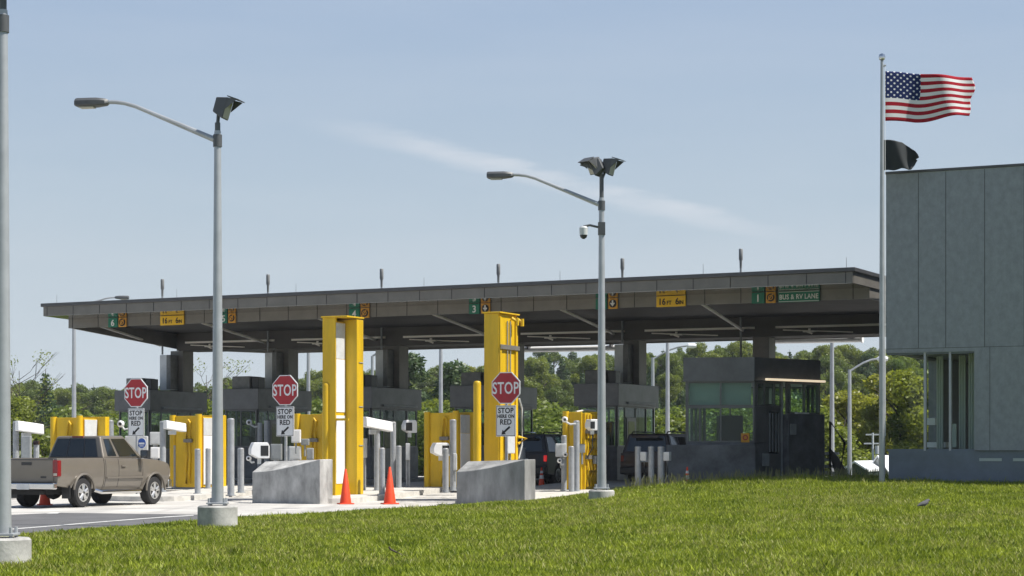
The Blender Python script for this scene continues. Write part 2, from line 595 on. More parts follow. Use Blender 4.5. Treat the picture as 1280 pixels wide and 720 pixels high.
me = raw_mesh('lawn_grass', V, 3, grassmat())
o = bpy.data.objects.new('lawn_grass', me); COL.objects.link(o)
tag(o, 'bright green uneven grass covering the bank before the toll plaza', 'grass', kind='stuff')

# traffic islands with real kerbs
TCOL = [Vector((-14.14 + 4.70 * t, 82.5 - 2.02 * t, 0)) for t in range(6)]


def island(front, back, half, name='traffic_island'):
    f = Vector((*front, 0)); bk = Vector((*back, 0))
    d = (bk - f).normalized(); s = Vector((d.y, -d.x, 0))
    NSEG = 14
    outline = []
    ts = [i / NSEG for i in range(NSEG + 1)]
    left = [f + (bk - f) * t - s * half for t in ts]
    right = [f + (bk - f) * t + s * half for t in ts]
    nose = [f - d * (half * .55 * math.sin(a)) + s * (half * math.cos(a)) for a in [math.pi * k / 8 for k in range(1, 8)]]
    ring = list(reversed(left)) [:-1] + [left[0]] + list(reversed(nose)) + right
    bm_ = MB()
    n = len(ring)
    vs = [(p.x, p.y, zr(p.x, p.y) - .1) for p in ring] + [(p.x, p.y, zr(p.x, p.y) + .15) for p in ring]
    fs = [(i, (i + 1) % n, n + (i + 1) % n, n + i) for i in range(n)]
    bm_.add(vs, fs)
    # top as strips so that it follows the slope
    for i in range(NSEG):
        a, b_, c, e = left[i], right[i], right[i + 1], left[i + 1]
        bm_.add([(p.x, p.y, zr(p.x, p.y) + .15) for p in (a, b_, c, e)], [(0, 1, 2, 3)])
    m_ = [left[0]] + list(reversed(nose)) + [right[0]]
    bm_.add([(p.x, p.y, zr(p.x, p.y) + .15) for p in m_], [tuple(range(len(m_)))])
    o = bm_.build(name, M['kerb'], smooth=False)
    return tag(o, kind='structure')


island((-16.4, 63.5), (-10.6, 90), 1.1)
isl = [((-23.3, 66.5), TCOL[0] + D * 6), ((-16.2, 62.2), TCOL[1] + D * 6), ((-11.2, 59.9), TCOL[2] + D * 6), ((-6.0, 57.5), TCOL[3] + D * 6), ((-.25, 55.9), TCOL[4] + D * 6), ((4.2, 57.5), TCOL[5] + D * 6)]
for o_ in [o for o in COL.objects if o.name.startswith('traffic_island')]:
    bpy.data.objects.remove(o_)
for i, (f_, b_) in enumerate(isl):
    island(f_, (b_.x, b_.y), [1.15, 1.15, 1.25, 1.5, 1.45, 1.2][i])

# ------------------------------------------------------------------ canopy
FL = Vector((-16.8, 74.3, 0)); FR = Vector((10.95, 60.0, 0))
CL = (FR - FL).normalized(); CD = Vector((-CL.y, CL.x, 0))
CLEN = (FR - FL).length
CROT = math.atan2(CL.y, CL.x)


def on_fascia(px, d=0.):             # local x on the canopy front where the image column px meets depth d
    k = (px - 640) / F
    o = FL + CD * d
    return (k * o.y - o.x) / (CL.x - k * CL.y)


def canloc(P):
    v = P - FL
    return v.dot(CL), v.dot(CD)


can = empty('entry_canopy', (FL.x, FL.y, 0), CROT, 'long dark flat canopy roof spanning all the inspection lanes', 'canopy')
ZT, ZU, ZL = 6.99, 6.53, 6.19
REC, REAR = 1.85, 19.2
def lx(y): return -.2 * y + .0          # the far end of the canopy is cut askew
def lend(mb, y0, y1, z0, z1, t=.06, off=0.):
    mb.hexa([(lx(y0) + off, y0, z0), (lx(y0) + off + t, y0, z0), (lx(y1) + off + t, y1, z0), (lx(y1) + off, y1, z0),
             (lx(y0) + off, y0, z1), (lx(y0) + off + t, y0, z1), (lx(y1) + off + t, y1, z1), (lx(y1) + off, y1, z1)])
REX = REAR + 1.5
b = MB()
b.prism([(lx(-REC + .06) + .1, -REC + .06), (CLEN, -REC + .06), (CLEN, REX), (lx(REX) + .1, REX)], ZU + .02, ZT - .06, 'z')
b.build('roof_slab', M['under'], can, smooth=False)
b = MB()                              # upper fascia: front, rear and ends
b.box(lx(-REC), CLEN + .05, -REC - .02, -REC + .06, ZU, ZT - .13)
b.box(CLEN, CLEN + .06, -REC + .06, REX, ZU, ZT - .13)
lend(b, -REC + .06, REX, ZU, ZT - .13, .09)
b.build('upper_fascia', M['fascia'], can, smooth=False)
b = MB()
b.prism([(lx(-REC) - .08, -REC - .09), (CLEN + .14, -REC - .09), (CLEN + .14, REX + .1), (lx(REX) - .1, REX + .1)], ZT - .128, ZT, 'z')
b.build('roof_edge_cap', M['fasciacap'], can, bevel=.02)
b = MB(); b.prism([(lx(-REC) + .01, -REC - .015), (CLEN, -REC - .015), (CLEN, -.021), (lx(-.02) + .01, -.021)], ZU - .012, ZU + .016, 'z')
b.build('polished_soffit', M['soffit'], can, smooth=False)
b = MB()
b.box(0, CLEN, -.02, .05, ZL, ZU - .012)
b.box(CLEN - .05, CLEN, .05, REAR, ZL, ZU - .012)
b.box(lx(REAR), CLEN - .05, REAR - .07, REAR, ZL - .02, ZU - .012)
b.build('lower_fascia', M['fascia'], can, smooth=False)
b = MB()
x = .55
while x < CLEN:
    b.box(x - .011, x + .011, -REC - .026, -REC - .018, ZU + .0, ZT - .132)
    x += 1.22
x = .2
while x < CLEN:
    b.box(x - .011, x + .011, -.027, -.0, ZL + .0, ZU - .014)
    x += 1.22
b.build('panel_seam', M['seam'], can, smooth=False)
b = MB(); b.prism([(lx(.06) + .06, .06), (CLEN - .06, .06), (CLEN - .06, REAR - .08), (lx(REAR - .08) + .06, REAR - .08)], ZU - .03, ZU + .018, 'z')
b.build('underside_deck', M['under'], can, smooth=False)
# spine beam along the columns, outriggers, end plates
CCOL = [c - L * .40 + D * .95 for c in TCOL]
cl = [canloc(c) for c in CCOL]
s0 = (3.2, cl[0][1] + (cl[0][0] - 3.2) * -.0 + .2); s1 = (CLEN - .3, cl[5][1])
b = MB()
ya, yb = cl[0][1], cl[5][1]
xa, xb = lx(8.6) + .2, CLEN - .2
def spy(x): return ya + (yb - ya) * (x - cl[0][0]) / (cl[5][0] - cl[0][0])
hw = .75
b.hexa([(xa, spy(xa) - hw, 5.78), (xb, spy(xb) - hw, 5.78), (xb, spy(xb) + hw, 5.78), (xa, spy(xa) + hw, 5.78),
        (xa, spy(xa) - hw, ZU - .03), (xb, spy(xb) - hw, ZU - .03), (xb, spy(xb) + hw, ZU - .03), (xa, spy(xa) + hw, ZU - .03)])
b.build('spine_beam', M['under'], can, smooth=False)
for i, (x, y) in enumerate(cl[1:] + [(CLEN - .16, spy(CLEN - .16))]):
    for (e0, e1) in ((y + hw, REAR - .08),):
        z0 = ZL + .01 if e0 < y - hw else 5.80
        z1 = 5.80 if e0 < y - hw else ZL - .0
        b = MB(); w = .1
        b.hexa([(x - w, e0, z0), (x + w, e0, z0), (x + w, e1, z1), (x - w, e1, z1), (x - w, e0, ZU - .032), (x + w, e0, ZU - .032), (x + w, e1, ZU - .032), (x - w, e1, ZU - .032)])
        b.build('outrigger_beam', M['under'], can, smooth=False)
# tapered end plate along the skewed end
ye_ = cl[0][1]
for (e0, e1, z0, z1) in ((.06, ye_, ZL + .005, 5.86), (ye_, REAR - .08, 5.86, ZL - .0)):
    b = MB(); t = .12
    b.hexa([(lx(e0), e0, z0), (lx(e0) + t, e0, z0), (lx(e1) + t, e1, z1), (lx(e1), e1, z1), (lx(e0), e0, ZU - .032), (lx(e0) + t, e0, ZU - .032), (lx(e1) + t, e1, ZU - .032), (lx(e1), e1, ZU - .032)])
    b.build('end_plate', M['fascia'], can, smooth=False)
offs = [95, 102, 95, 99, 91, 80]
PXC = [220, 353, 492, 639, 791, 957]
for i in range(6):
    xe = on_fascia(PXC[i] - offs[i], .1)
    if xe < .3: continue
    b = MB(); b.tube([(xe, .12, ZL + .05), (cl[i][0] - .5, cl[i][1] - hw - .06, 6.02)], .055, 8)
    b.build('conduit', M['strut'], can)
for i in range(0, 6):                # unlit flanges along the spine; bounced light is put into their pale colour
    x0 = cl[i][0] + .75
    x1 = cl[i + 1][0] - .05 if i < 5 else CLEN - .3
    b = MB(); b.hexa([(x0, spy(x0) - hw - .05, 6.07), (x1, spy(x1) - hw - .05, 6.07), (x1, spy(x1) - hw - .004, 6.07), (x0, spy(x0) - hw - .004, 6.07),
                      (x0, spy(x0) - hw - .05, 6.15), (x1, spy(x1) - hw - .05, 6.15), (x1, spy(x1) - hw - .004, 6.15), (x0, spy(x0) - hw - .004, 6.15)])
    b.build('pale_flange', M['strut'], can, smooth=False)
    if i >= 0:
        b = MB(); b.tube([(x0 + .3, spy(x0) - hw - .06, 6.0), (x0 + 2.9, spy(x0 + 2.9) - hw - .06, 5.86)], .025, 6)
        b.build('conduit', M['strut'], can)
        b = MB(); xx = x0 + 1.35
        yq = spy(xx) - hw - .25
        b.tube([(xx, yq, 6.02), (xx, yq, 5.93)], .05, 8); b.box(xx - .24, xx + .24, yq - .05, yq + .05, 5.89, 5.93)
        b.tube([(xx - .16, yq, 5.93), (xx + .1, yq, 5.83)], .035, 6)
        b.build('lane_camera', M['strut'], can)
for (pa_, pb2, py) in ((656, 774, 436.5), (966, 1077, 425.5)):     # white roller-screen housings behind the rear edge
    yb2 = REX + .3
    x0, x1 = on_fascia(pa_, yb2), on_fascia(pb2, yb2)
    Yw = (FL + CL * ((x0 + x1) / 2) + CD * yb2).y
    zc = HC + (HY - py) * Yw / F
    b = MB(); b.tube([(x0, yb2, zc + .04), (x1, yb2, zc)], .13, 14)
    b.build('roller_housing', M['white'], can)
    b = MB(); b.tube([(x1 + .003, yb2, zc), (x1 + .06, yb2, zc)], .16, 14)
    b.build('end_cap', M['white'], can)
    for xx in (x0 + .3, x1 - .3):
        b = MB(); b.box(xx - .04, xx + .04, REX - .02, yb2, zc + .05, ZU + .1); b.build('hanger', M['fasciacap'], can)
# small plant on the roof
for px in (531, 542):
    x = on_fascia(px, 6); b = MB(); b.box(x - .3, x + .3, 6, 6.5, ZT - .01, ZT + .28)
    b.build('roof_vent', M['fasciacap'], can, bevel=.03)
for px, y in ((71, 0), (221, 0), (370, 0), (530, 0), (700, 0), (879, 0), (1058, 0)):
    x = on_fascia(px, -1.4); b = MB(); b.tube([(x, -1.4, ZT - .005), (x, -1.4, ZT + .36)], [.009, .006], 5)
    b.build('lightning_rod', M['greybox'], can)

# masts (antenna heads above the roof, carried down to the column cabinets)
mastpx = [203, 335, 477, 623, 778, 926]
for i, px in enumerate(mastpx):
    c = CCOL[i] - D * .8
    Y = c.y
    X = (px - 640) * Y / F
    top = HC + (HY - [349, 343, 336, 330, 323, 311][i]) * Y / F
    m_ = empty('antenna_mast', (X, Y, 0), ROT, ['slim antenna mast over lane six booth farthest from the flagpole', 'slim antenna mast over the lane five booth', 'slim antenna mast over the lane four booth', 'slim antenna mast over the lane three booth', 'slim antenna mast over lane two booth beside the middle lamp post', 'slim antenna mast over the bus lane booth nearest the flagpole'][i], 'antenna', 'antenna masts rising through the canopy')
    b = MB(); b.tube([(0, 0, 5.62 if i < 5 else 5.0), (0, 0, top - .62)], .042, 8); b.build('mast_pole', M['greybox'], m_)
    b = MB(); b.lathe([(.045, top - .72), (.05, top - .45), (.075, top - .40), (.075, top - .03), (.06, top)], 12); b.build('antenna_head', M['rock'], m_)

# columns
names = ['six', 'five', 'four', 'three', 'two', 'one']
BOOTHTOP = 4.05
for i, c in enumerate(CCOL):
    zb = zr(c.x, c.y) + .15
    r_ = empty('canopy_column', (c.x, c.y, zb), ROT, f'bronze canopy column with grey cabinet rising above the lane {names[i]} booth', 'column', 'columns carrying the canopy')
    b = MB(); b.box(-.28, .36, -.40, .38, 0, 5.79 - zb); b.build('shaft', M['column'], r_, bevel=.02)
    if i < 5:
        b = MB(); b.box(-.44, .10, -.95, -.405, BOOTHTOP - zb + .06, 5.6 - zb); b.build('cabinet', M['cabinet'], r_, bevel=.02)
        b = MB(); b.box(.101, .12, -.94, -.42, BOOTHTOP - zb + .1, 5.6 - zb); b.build('cabinet_door', M['rock'], r_)
        b = MB(); b.box(-.08, .10, -.96, -.952, BOOTHTOP - zb + .1, 5.6 - zb); b.build('cabinet_panel', M['rock'], r_)
    else:
        b = MB(); b.box(-.42, .3, -.6, -.425, 4.52 - zb, 5.0 - zb); b.build('sign_panel', M['greybox'], r_)
        b = MB(); b.box(-.05, .28, -.615, -.602, 4.68 - zb, 4.88 - zb); b.build('warning_strip', M['red'], r_)

# ------------------------------------------------------------------ fascia signs
def fsign(px0, px1, name, m, label, cat, h=.36, zc=None):
    x0, x1 = on_fascia(px0, -.05), on_fascia(px1, -.05)
    P = FL + CL * ((x0 + x1) / 2) + CD * (-.06)
    r_ = empty(name, (P.x, P.y, ZL - .03), CROT, label, cat, 'signs on the canopy edge')
    w = x1 - x0
    b = MB(); b.box(-w / 2, w / 2, -.03, .02, .0, h); b.build('sign_plate', m, r_, bevel=.006)
    return r_, w


def ring(mb, r0, r1, y, z, n=20):
    vs = []
    for k in range(n):
        a = 2 * math.pi * k / n
        vs += [(r0 * math.cos(a), y, z + r0 * math.sin(a)), (r1 * math.cos(a), y, z + r1 * math.sin(a)), (r0 * math.cos(a), y + .01, z + r0 * math.sin(a)), (r1 * math.cos(a), y + .01, z + r1 * math.sin(a))]
    fs = []
    for k in range(n):
        a = 4 * k; c = 4 * ((k + 1) % n)
        fs += [(a, c, c + 1, a + 1), (a + 1, c + 1, c + 3, a + 3), (a, a + 2, c + 2, c)]
    mb.add(vs, fs)


LN = [(6, 136, 147.5, 149, 158.5), (5, 276, 284.5, 286, 295), (4, 437, 450, 451.5, 462), (3, 587, 600, 602, 613), (2, 745, 759, 761, 772.5), (1, 940, 956, 958, 970)]
for (num, g0, g1, a0, a1) in LN:
    r_, w = fsign(g0, g1, 'lane_number_sign', M['green'], f'green lane sign with white number {["", "one", "two", "three", "four", "five", "six"][num]} on the canopy edge', 'sign', .345)
    text(str(num), .23, M['signwhite'], r_, 0, -.034, .165, name='number', bold=.006)
    r_, w = fsign(a0, a1, 'lane_signal', M['orange'], f'amber lane signal panel beside the number {["", "one", "two", "three", "four", "five", "six"][num]} lane sign', 'lane signal', .345)
    b = MB(); b.lathe([(w * .40, -.05), (w * .40, -.033)], 20, axis='y', o=(0, 0, .172)); b.build('signal_face', M['signblack'], r_)
    b = MB()
    if num in (2, 3):
        b.box(-.025, .025, -.066, -.053, .11, .28)
        b.prism([(0, .08), (.085, .185), (.05, .2), (0, .14), (-.05, .2), (-.085, .185)], -.066, -.053, 'y')
        b.build('arrow', M['signwhite'], r_, smooth=False)
    else:
        ring(b, w * .17, w * .25, -.062, .172)
        b.prism([(-.09, .1), (-.06, .08), (.09, .27), (.06, .29)], -.066, -.053, 'y')
        b.build('symbol', M['orange'], r_, smooth=False)
for (a0, a1, lb) in ((201, 230.5, 'yellow height limit sign between lane signs five and six'), (821, 857.5, 'yellow height limit sign between lane signs one and two')):
    r_, w = fsign(a0, a1, 'clearance_sign', M['signyellow'], lb, 'sign', .345)
    k = w / 1.02
    text("16", .20, M['signblack'], r_, -.29 * k, -.034, .17, bold=.006, wx=.9)
    text("FT", .12, M['signblack'], r_, -.06 * k, -.034, .13, bold=.004, wx=.9)
    text("6", .20, M['signblack'], r_, .22 * k, -.034, .17, bold=.006, wx=.9)
    text("IN", .12, M['signblack'], r_, .36 * k, -.034, .13, bold=.004, wx=.9)
r_, w = fsign(973.5, 1025, 'bus_lane_sign', M['green'], 'long green sign reading bus and RV lane on the canopy edge', 'sign', .345)
t_ = text("BUS & RV LANE", .15, M['signwhite'], r_, 0, -.034, .17, bold=.003, wx=(w - .16) / 1.42, space=1.05)
b = MB(); b.box(-w / 2 + .015, w / 2 - .015, -.036, -.031, .315, .33); b.box(-w / 2 + .015, w / 2 - .015, -.036, -.031, .02, .035)
b.build('border', M['signwhite'], r_, smooth=False)

# ------------------------------------------------------------------ booths
def window_wall(r_, x0, x1, y0, y1, z0, z1, panes, gm, fm, th=.07):
    """a row of framed panes between two plan points; returns nothing"""
    p, q = Vector((x0, y0, 0)), Vector((x1, y1, 0))
    d = (q - p); ln = d.length; d.normalize(); nn = Vector((d.y, -d.x, 0))
    fr = MB()
    def bar(a, b_, za, zb, t=th / 2):
        A_, B_ = p + d * a, p + d * b_
        pts = [A_ + nn * t, B_ + nn * t, B_ - nn * t, A_ - nn * t]
        fr.hexa([(v.x, v.y, za) for v in pts] + [(v.x, v.y, zb) for v in pts])
    e = .05
    bar(0, ln, z0, z0 + e); bar(0, ln, z1 - e, z1)
    acc = 0
    tot = sum(panes)
    bar(0, e, z0 + e, z1 - e)
    for i, w in enumerate(panes):
        a = acc / tot * ln; acc += w; c = acc / tot * ln
        bar(c - e, c, z0 + e, z1 - e) if i == len(panes) - 1 else bar(c - e / 2, c + e / 2, z0 + e, z1 - e)
        A_ = p + d * (a + e * .6); B_ = p + d * (c - e * .6)
        g = MB(); t = .006
        pts = [A_ + nn * t, B_ + nn * t, B_ - nn * t, A_ - nn * t]
        g.hexa([(v.x, v.y, z0 + e * .6) for v in pts] + [(v.x, v.y, z1 - e * .6) for v in pts])
        g.build('window_pane', gm, r_, smooth=False)
    fr.build('window_frame', fm, r_, smooth=False)


def make_booth():
    r_ = empty('inspection_booth', (0, 0, 0), ROT, 'x', 'booth', 'booths between the lanes')
    x0, x1, y0, y1 = -1.5, .1, -2.0, 1.9
    H = BOOTHTOP - .45
    b = MB(); b.box(x0, x1, y0, y1, 0, 1.25); b.build('base_wall', M['boothlow'], r_, bevel=.015)
    b = MB(); b.box(x0 + .07, x1 - .07, y0 + .07, y1 - .07, 1.252, 1.262); b.build('counter', M['boothin'], r_)
    window_wall(r_, x0 + .05, x1 - .05, y0 + .04, y0 + .04, 1.25, 2.76, [1, 1], M['boothglass'], M['booth'])
    window_wall(r_, x1 - .04, x1 - .04, y0 + .09, y1 - .09, 1.25, 2.76, [.7, 1, 1, .8], M['boothglass'], M['booth'])
    window_wall(r_, x0 + .04, x0 + .04, y0 + .09, y1 - .09, 1.25, 2.76, [.7, 1, 1, .8], M['boothglass'], M['booth'])
    window_wall(r_, x0 + .05, x1 - .05, y1 - .04, y1 - .04, 1.25, 2.76, [1, 1], M['boothglass'], M['booth'])
    b = MB(); b.box(x0 + .3, x0 + .9, y0 + .5, y0 + 1.0, 1.262, 1.7); b.box(x0 + .25, x0 + .7, y0 + 1.6, y0 + 1.9, 1.262, 2.2); b.build('desk_equipment', M['dark'], r_, bevel=.02)
    b = MB(); b.box(x0 - .10, x1 + .10, y0 - .10, y1 + .10, 2.76, H); b.build('parapet_roof', M['booth'], r_, bevel=.015)
    b = MB(); b.box(x1 + .101, x1 + .16, y0 + .75, y1 - .35, 2.84, 2.93); b.build('awning_bar', M['greybox'], r_, bevel=.01)
    b = MB(); b.box(x0 + .15, x0 + 1.0, y0 + .35, y0 + 1.25, H + .002, H + .52); b.build('roof_unit', M['rock'], r_, bevel=.03)
    b = MB(); b.box(x0 + 1.05, x0 + 1.35, y0 + .45, y0 + .95, H + .002, H + .48); b.build('condenser', M['dark'], r_, bevel=.02)
    d_ = MB(); d_.box(x1 + .002, x1 + .03, y0 + .9, y0 + 1.8, .1, 2.35); d_.build('door', M['booth'], r_, bevel=.01)
    d_ = MB(); d_.box(x1 + .031, x1 + .036, y0 + 1.02, y0 + 1.68, 1.2, 2.2); d_.build('door_glass', M['darkglass'], r_)
    return r_


bl = ['dark booth behind the first stop sign, over the parked pickup', 'dark booth behind the middle stop sign and wedge barrier', 'dark booth behind the tall yellow portal with white panel', 'dark booth mostly hidden behind the yellow portal with conduits', 'dark booth between the two dark vehicles, behind the middle lamp post']
proto = make_booth()
for i in range(5):
    o = proto if i == 0 else copy_tree(proto)
    c = TCOL[i]
    o.location = (c.x, c.y, .45)
    o['label'] = bl[i]
# let the copies sit at the paving
# --- bus lane booth (bigger, angular plan)
Y2 = 62.0
P1 = W(856, 0, 62.3); P2 = W(943, 0, Y2); P3 = W(1024, 0, 64.2)
P4 = P3 + Vector((.06, 1, 0)) * 3.4; P5 = P1 + Vector((.2, 1, 0)) * 5.6
plan = [Vector((p.x, p.y, 0)) for p in (P1, P2, P3, P4, P5)]
cen = sum(plan, Vector()) / 5
rb = empty('bus_lane_booth', (cen.x, cen.y, .3), 0, 'large dark angular booth with two window rows beside the grass', 'booth')
pl = [(p - cen) for p in plan]


def inset(poly, k):
    return [(p.x * k, p.y * k) for p in poly]


zt = HC + (HY - 446.5) * Y2 / F - .3
zpb = HC + (HY - 476.5) * Y2 / F - .3
zsill = HC + (HY - 553) * Y2 / F - .3
zmid = HC + (HY - 508) * Y2 / F - .3
b = MB(); b.prism(inset(pl, 1.02), zpb, zt, 'z'); b.build('parapet_roof', M['booth'], rb, smooth=False)
b = MB(); b.prism(inset(pl, .985), 0, zsill, 'z'); b.build('base_wall', M['boothlow'], rb, bevel=.02)
b = MB(); b.prism(inset(pl, .92), zsill + .002, zsill + .02, 'z'); b.build('counter', M['boothin'], rb)
q = [Vector((x, y, 0)) for x, y in inset(pl, .97)]
window_wall(rb, q[0].x, q[0].y if 0 else q[1].x, q[0].y, q[1].y, zsill, zmid, [.42, .9, 1.5], M['boothglass'], M['booth']) if 0 else None
window_wall(rb, q[0].x, q[1].x, q[0].y, q[1].y, zsill, zmid, [.45, .75, 1.2], M['boothglass'], M['booth'], .09)
window_wall(rb, q[0].x, q[1].x, q[0].y, q[1].y, zmid + .002, zpb, [1.2, 1.2], M['boothglass'], M['booth'], .09)
e01 = (q[2] - q[1]); 
k1, k2 = q[1] + e01 * .02, q[1] + e01 * .42
window_wall(rb, k1.x, k2.x, k1.y, k2.y, zmid + .002, zpb, [.9, 1.1, .9], M['boothglass'], M['booth'], .09)
A_ = q[0].lerp(q[1], .04) + Vector((0, .12, 0)); B_ = q[0].lerp(q[1], .96) + Vector((0, .12, 0))
g_ = MB(); g_.hexa([(A_.x, A_.y, zmid + .06), (B_.x, B_.y, zmid + .06), (B_.x, B_.y + .02, zmid + .06), (A_.x, A_.y + .02, zmid + .06), (A_.x, A_.y, zpb - .03), (B_.x, B_.y, zpb - .03), (B_.x, B_.y + .02, zpb - .03), (A_.x, A_.y + .02, zpb - .03)])
g_.build('roller_blind', M['blind'], rb)
# door wall below
n2 = Vector((e01.y, -e01.x, 0)).normalized()
def slab(name, a, c, z0, z1, m, out0=-.04, out1=.04, parent=rb, bevel=.01):
    A_, B_ = q[1] + e01 * a, q[1] + e01 * c
    pts = [A_ + n2 * out1, B_ + n2 * out1, B_ + n2 * out0, A_ + n2 * out0]
    g = MB(); g.hexa([(v.x, v.y, z0) for v in pts] + [(v.x, v.y, z1) for v in pts])
    return g.build(name, m, parent, bevel=bevel)
slab('side_wall', .0, .16, zsill, zmid, M['booth'])
dr = slab('door', .165, .40, .05, zmid - .002, M['booth'], -.03, .03)
slab('door_glass', .21, .36, 1.15, zmid - .15, M['darkglass'], .031, .038, dr)
for a in (.215, .26, .31, .352):
    slab('door_bar', a, a + .012, 1.2, zmid - .2, M['greybox'], .039, .06, dr, 0)
slab('notice_box', .10, .2, .75, 1.15, M['greybox'], .045, .09)
slab('notice_box', .46, .55, 1.75, 2.1, M['greybox'], .25, .29)
slab('corner_post', .405, .43, .02, zpb, M['greybox'], -.05, .05)
# lobby block on the end with a tall band of windows
slab('lobby_wall', .44, 1.03, .0, 2.42, M['boothlow'], -.1, .24, bevel=.02)
k1, k2 = q[1] + e01 * .46, q[1] + e01 * .99
k1 += n2 * .1; k2 += n2 * .1
window_wall(rb, k1.x, k2.x, k1.y, k2.y, 2.425, zpb, [.2, 1, 1.05], M['boothglass'], M['booth'], .09)
slab('sill_plate', .56, .76, 2.425, 2.47, M['white'], .19, .28)
window_wall(rb, q[2].x, q[3].x, q[2].y, q[3].y, zsill, zpb, [1, 1], M['boothglass'], M['booth'], .09)
window_wall(rb, q[3].x, q[4].x, q[3].y, q[4].y, zsill, zpb, [1, 1, 1, 1], M['boothglass'], M['booth'], .09)
window_wall(rb, q[4].x, q[0].x, q[4].y, q[0].y, zsill, zpb, [1, 1, 1, 1], M['boothglass'], M['booth'], .09)
b = MB(); b.box(-1.2, -.4, -.2, .6, zsill + .03, zsill + .9); b.box(.3, .8, .5, 1.2, zsill + .03, zsill + 1.3); b.build('desk_equipment', M['dark'], rb, bevel=.03)
for (a, c) in ((.09, .50), (.515, 1.02)):
    slab('awning_lamp', a, c, zpb + .03, zpb + .10, M['boothlamp'], .2, .30)
slab('awning_bar', .06, 1.03, zpb + .02, zpb + .05, M['booth'], .06, .198)
# barrier wall running out of the front
b = MB(); x0 = W(832, 0, 62.2).x - cen.x; x1 = W(944, 0, 61.9).x - cen.x; y = 61.75 - cen.y
b.box(x0, x1, y, y + .22, -.1, HC + (HY - 556) * 62 / F - .3); b.build('guard_wall', M['boothlow'], rb, bevel=.02)
rs = empty('warning_placard', tuple(W(931.5, 553, 61.6)), 0, 'small orange square placard on the bus lane booth wall', 'sign')
b = MB(); b.box(-.13, .13, -.012, .012, 0, .29); b.build('sign_plate', M['orange'], rs, bevel=.005)
b = MB(); ring(b, .05, .085, -.02, .15); b.build('symbol', M['red'], rs, smooth=False)

# stair with black rail beside the booth
st = empty('access_stair', tuple(W(1032, 0, 66).xy) + (.52,), -.25, 'small white stair with black bent handrail beside the bus lane booth', 'stair')
for k in range(4):
    b = MB(); z = .22 * k + .22; b.box(-.25, .36, .28 * k, .28 * k + .3, z, z + .10); b.build('tread', M['white'], st, bevel=.01)
b = MB(); b.prism([(.36, .1), (.85, .1), (.42, .82), (.15, 1.12), (.12, .95)], -.12, -.06, 'y'); b.build('stringer', M['dark'], st)
b = MB(); b.tube([(.17, -.2, 0), (.17, -.2, 2.0), (.66, -.2, 1.28), (.50, -.2, .3)], .05, 8); b.build('handrail', M['dark'], st)

# ------------------------------------------------------------------ wedge barriers
def wedge(pxl, pxr, py, top_l, top_r, backl, label):
    Y = HC * F / (py - HY)
    Pl = W(pxl, 0, Y)
    s_ = (pxr - 640) / F
    ll = (s_ * Pl.y - Pl.x) / (L.x - s_ * L.y)
    r_ = tag(bpy.data.objects.new('wedge_barrier', None), label, 'barrier', 'concrete wedge barriers at the island noses')
    COL.objects.link(r_); r_.location = (Pl.x, Pl.y, zr(Pl.x, Pl.y)); r_.rotation_euler.z = ROT
    zl = HC + (HY - top_l) * Y / F; zrr = HC + (HY - top_r) * (Y - .9) / F; zb = HC + (HY - backl) * (Y + .65) / F
    n, dep = 16, .72
    b = MB()
    fr, bk, bf, bb = [], [], [], []
    for i in range(n + 1):
        t = i / n
        e = t * t * (3 - 2 * t) * .35 + t * t * .65
        fr.append((ll * t, 0, zl + (zrr - zl) * e)); bk.append((ll * t, dep, zb + (zrr - zb) * t))
        bf.append((ll * t, 0, -.1)); bb.append((ll * t, dep, -.1))
    vs = fr + bk + bf + bb; k = n + 1
    fs = []
    for i in range(n):
        fs += [(i, i + 1, k + i + 1, k + i), (2 * k + i, 2 * k + i + 1, i + 1, i), (k + i, k + i + 1, 3 * k + i + 1, 3 * k + i)]
    fs += [(2 * k, 0, k, 3 * k), (n, 2 * k + n, 3 * k + n, k + n)]
    b.add(vs, fs)
    o = b.build('concrete_body', M['concdark'], r_, bevel=.025)
    return o, Pl, ll


wb1, _, ll1 = wedge(315, 400, 629, 590, 574, 576.5, 'grey concrete wedge barrier with streaky face, below the middle stop sign')
wb2, _, ll2 = wedge(570.5, 656, 631, 589.5, 574.3, 576.5, 'grey concrete wedge barrier with dark smooth face, at the grass edge')

wb2.data.materials[0] = mat('dark_concrete', (.25, .252, .248), .9, 0, .4, 2.2, .3, 22, detail=8, streak=(1, 1, .3))
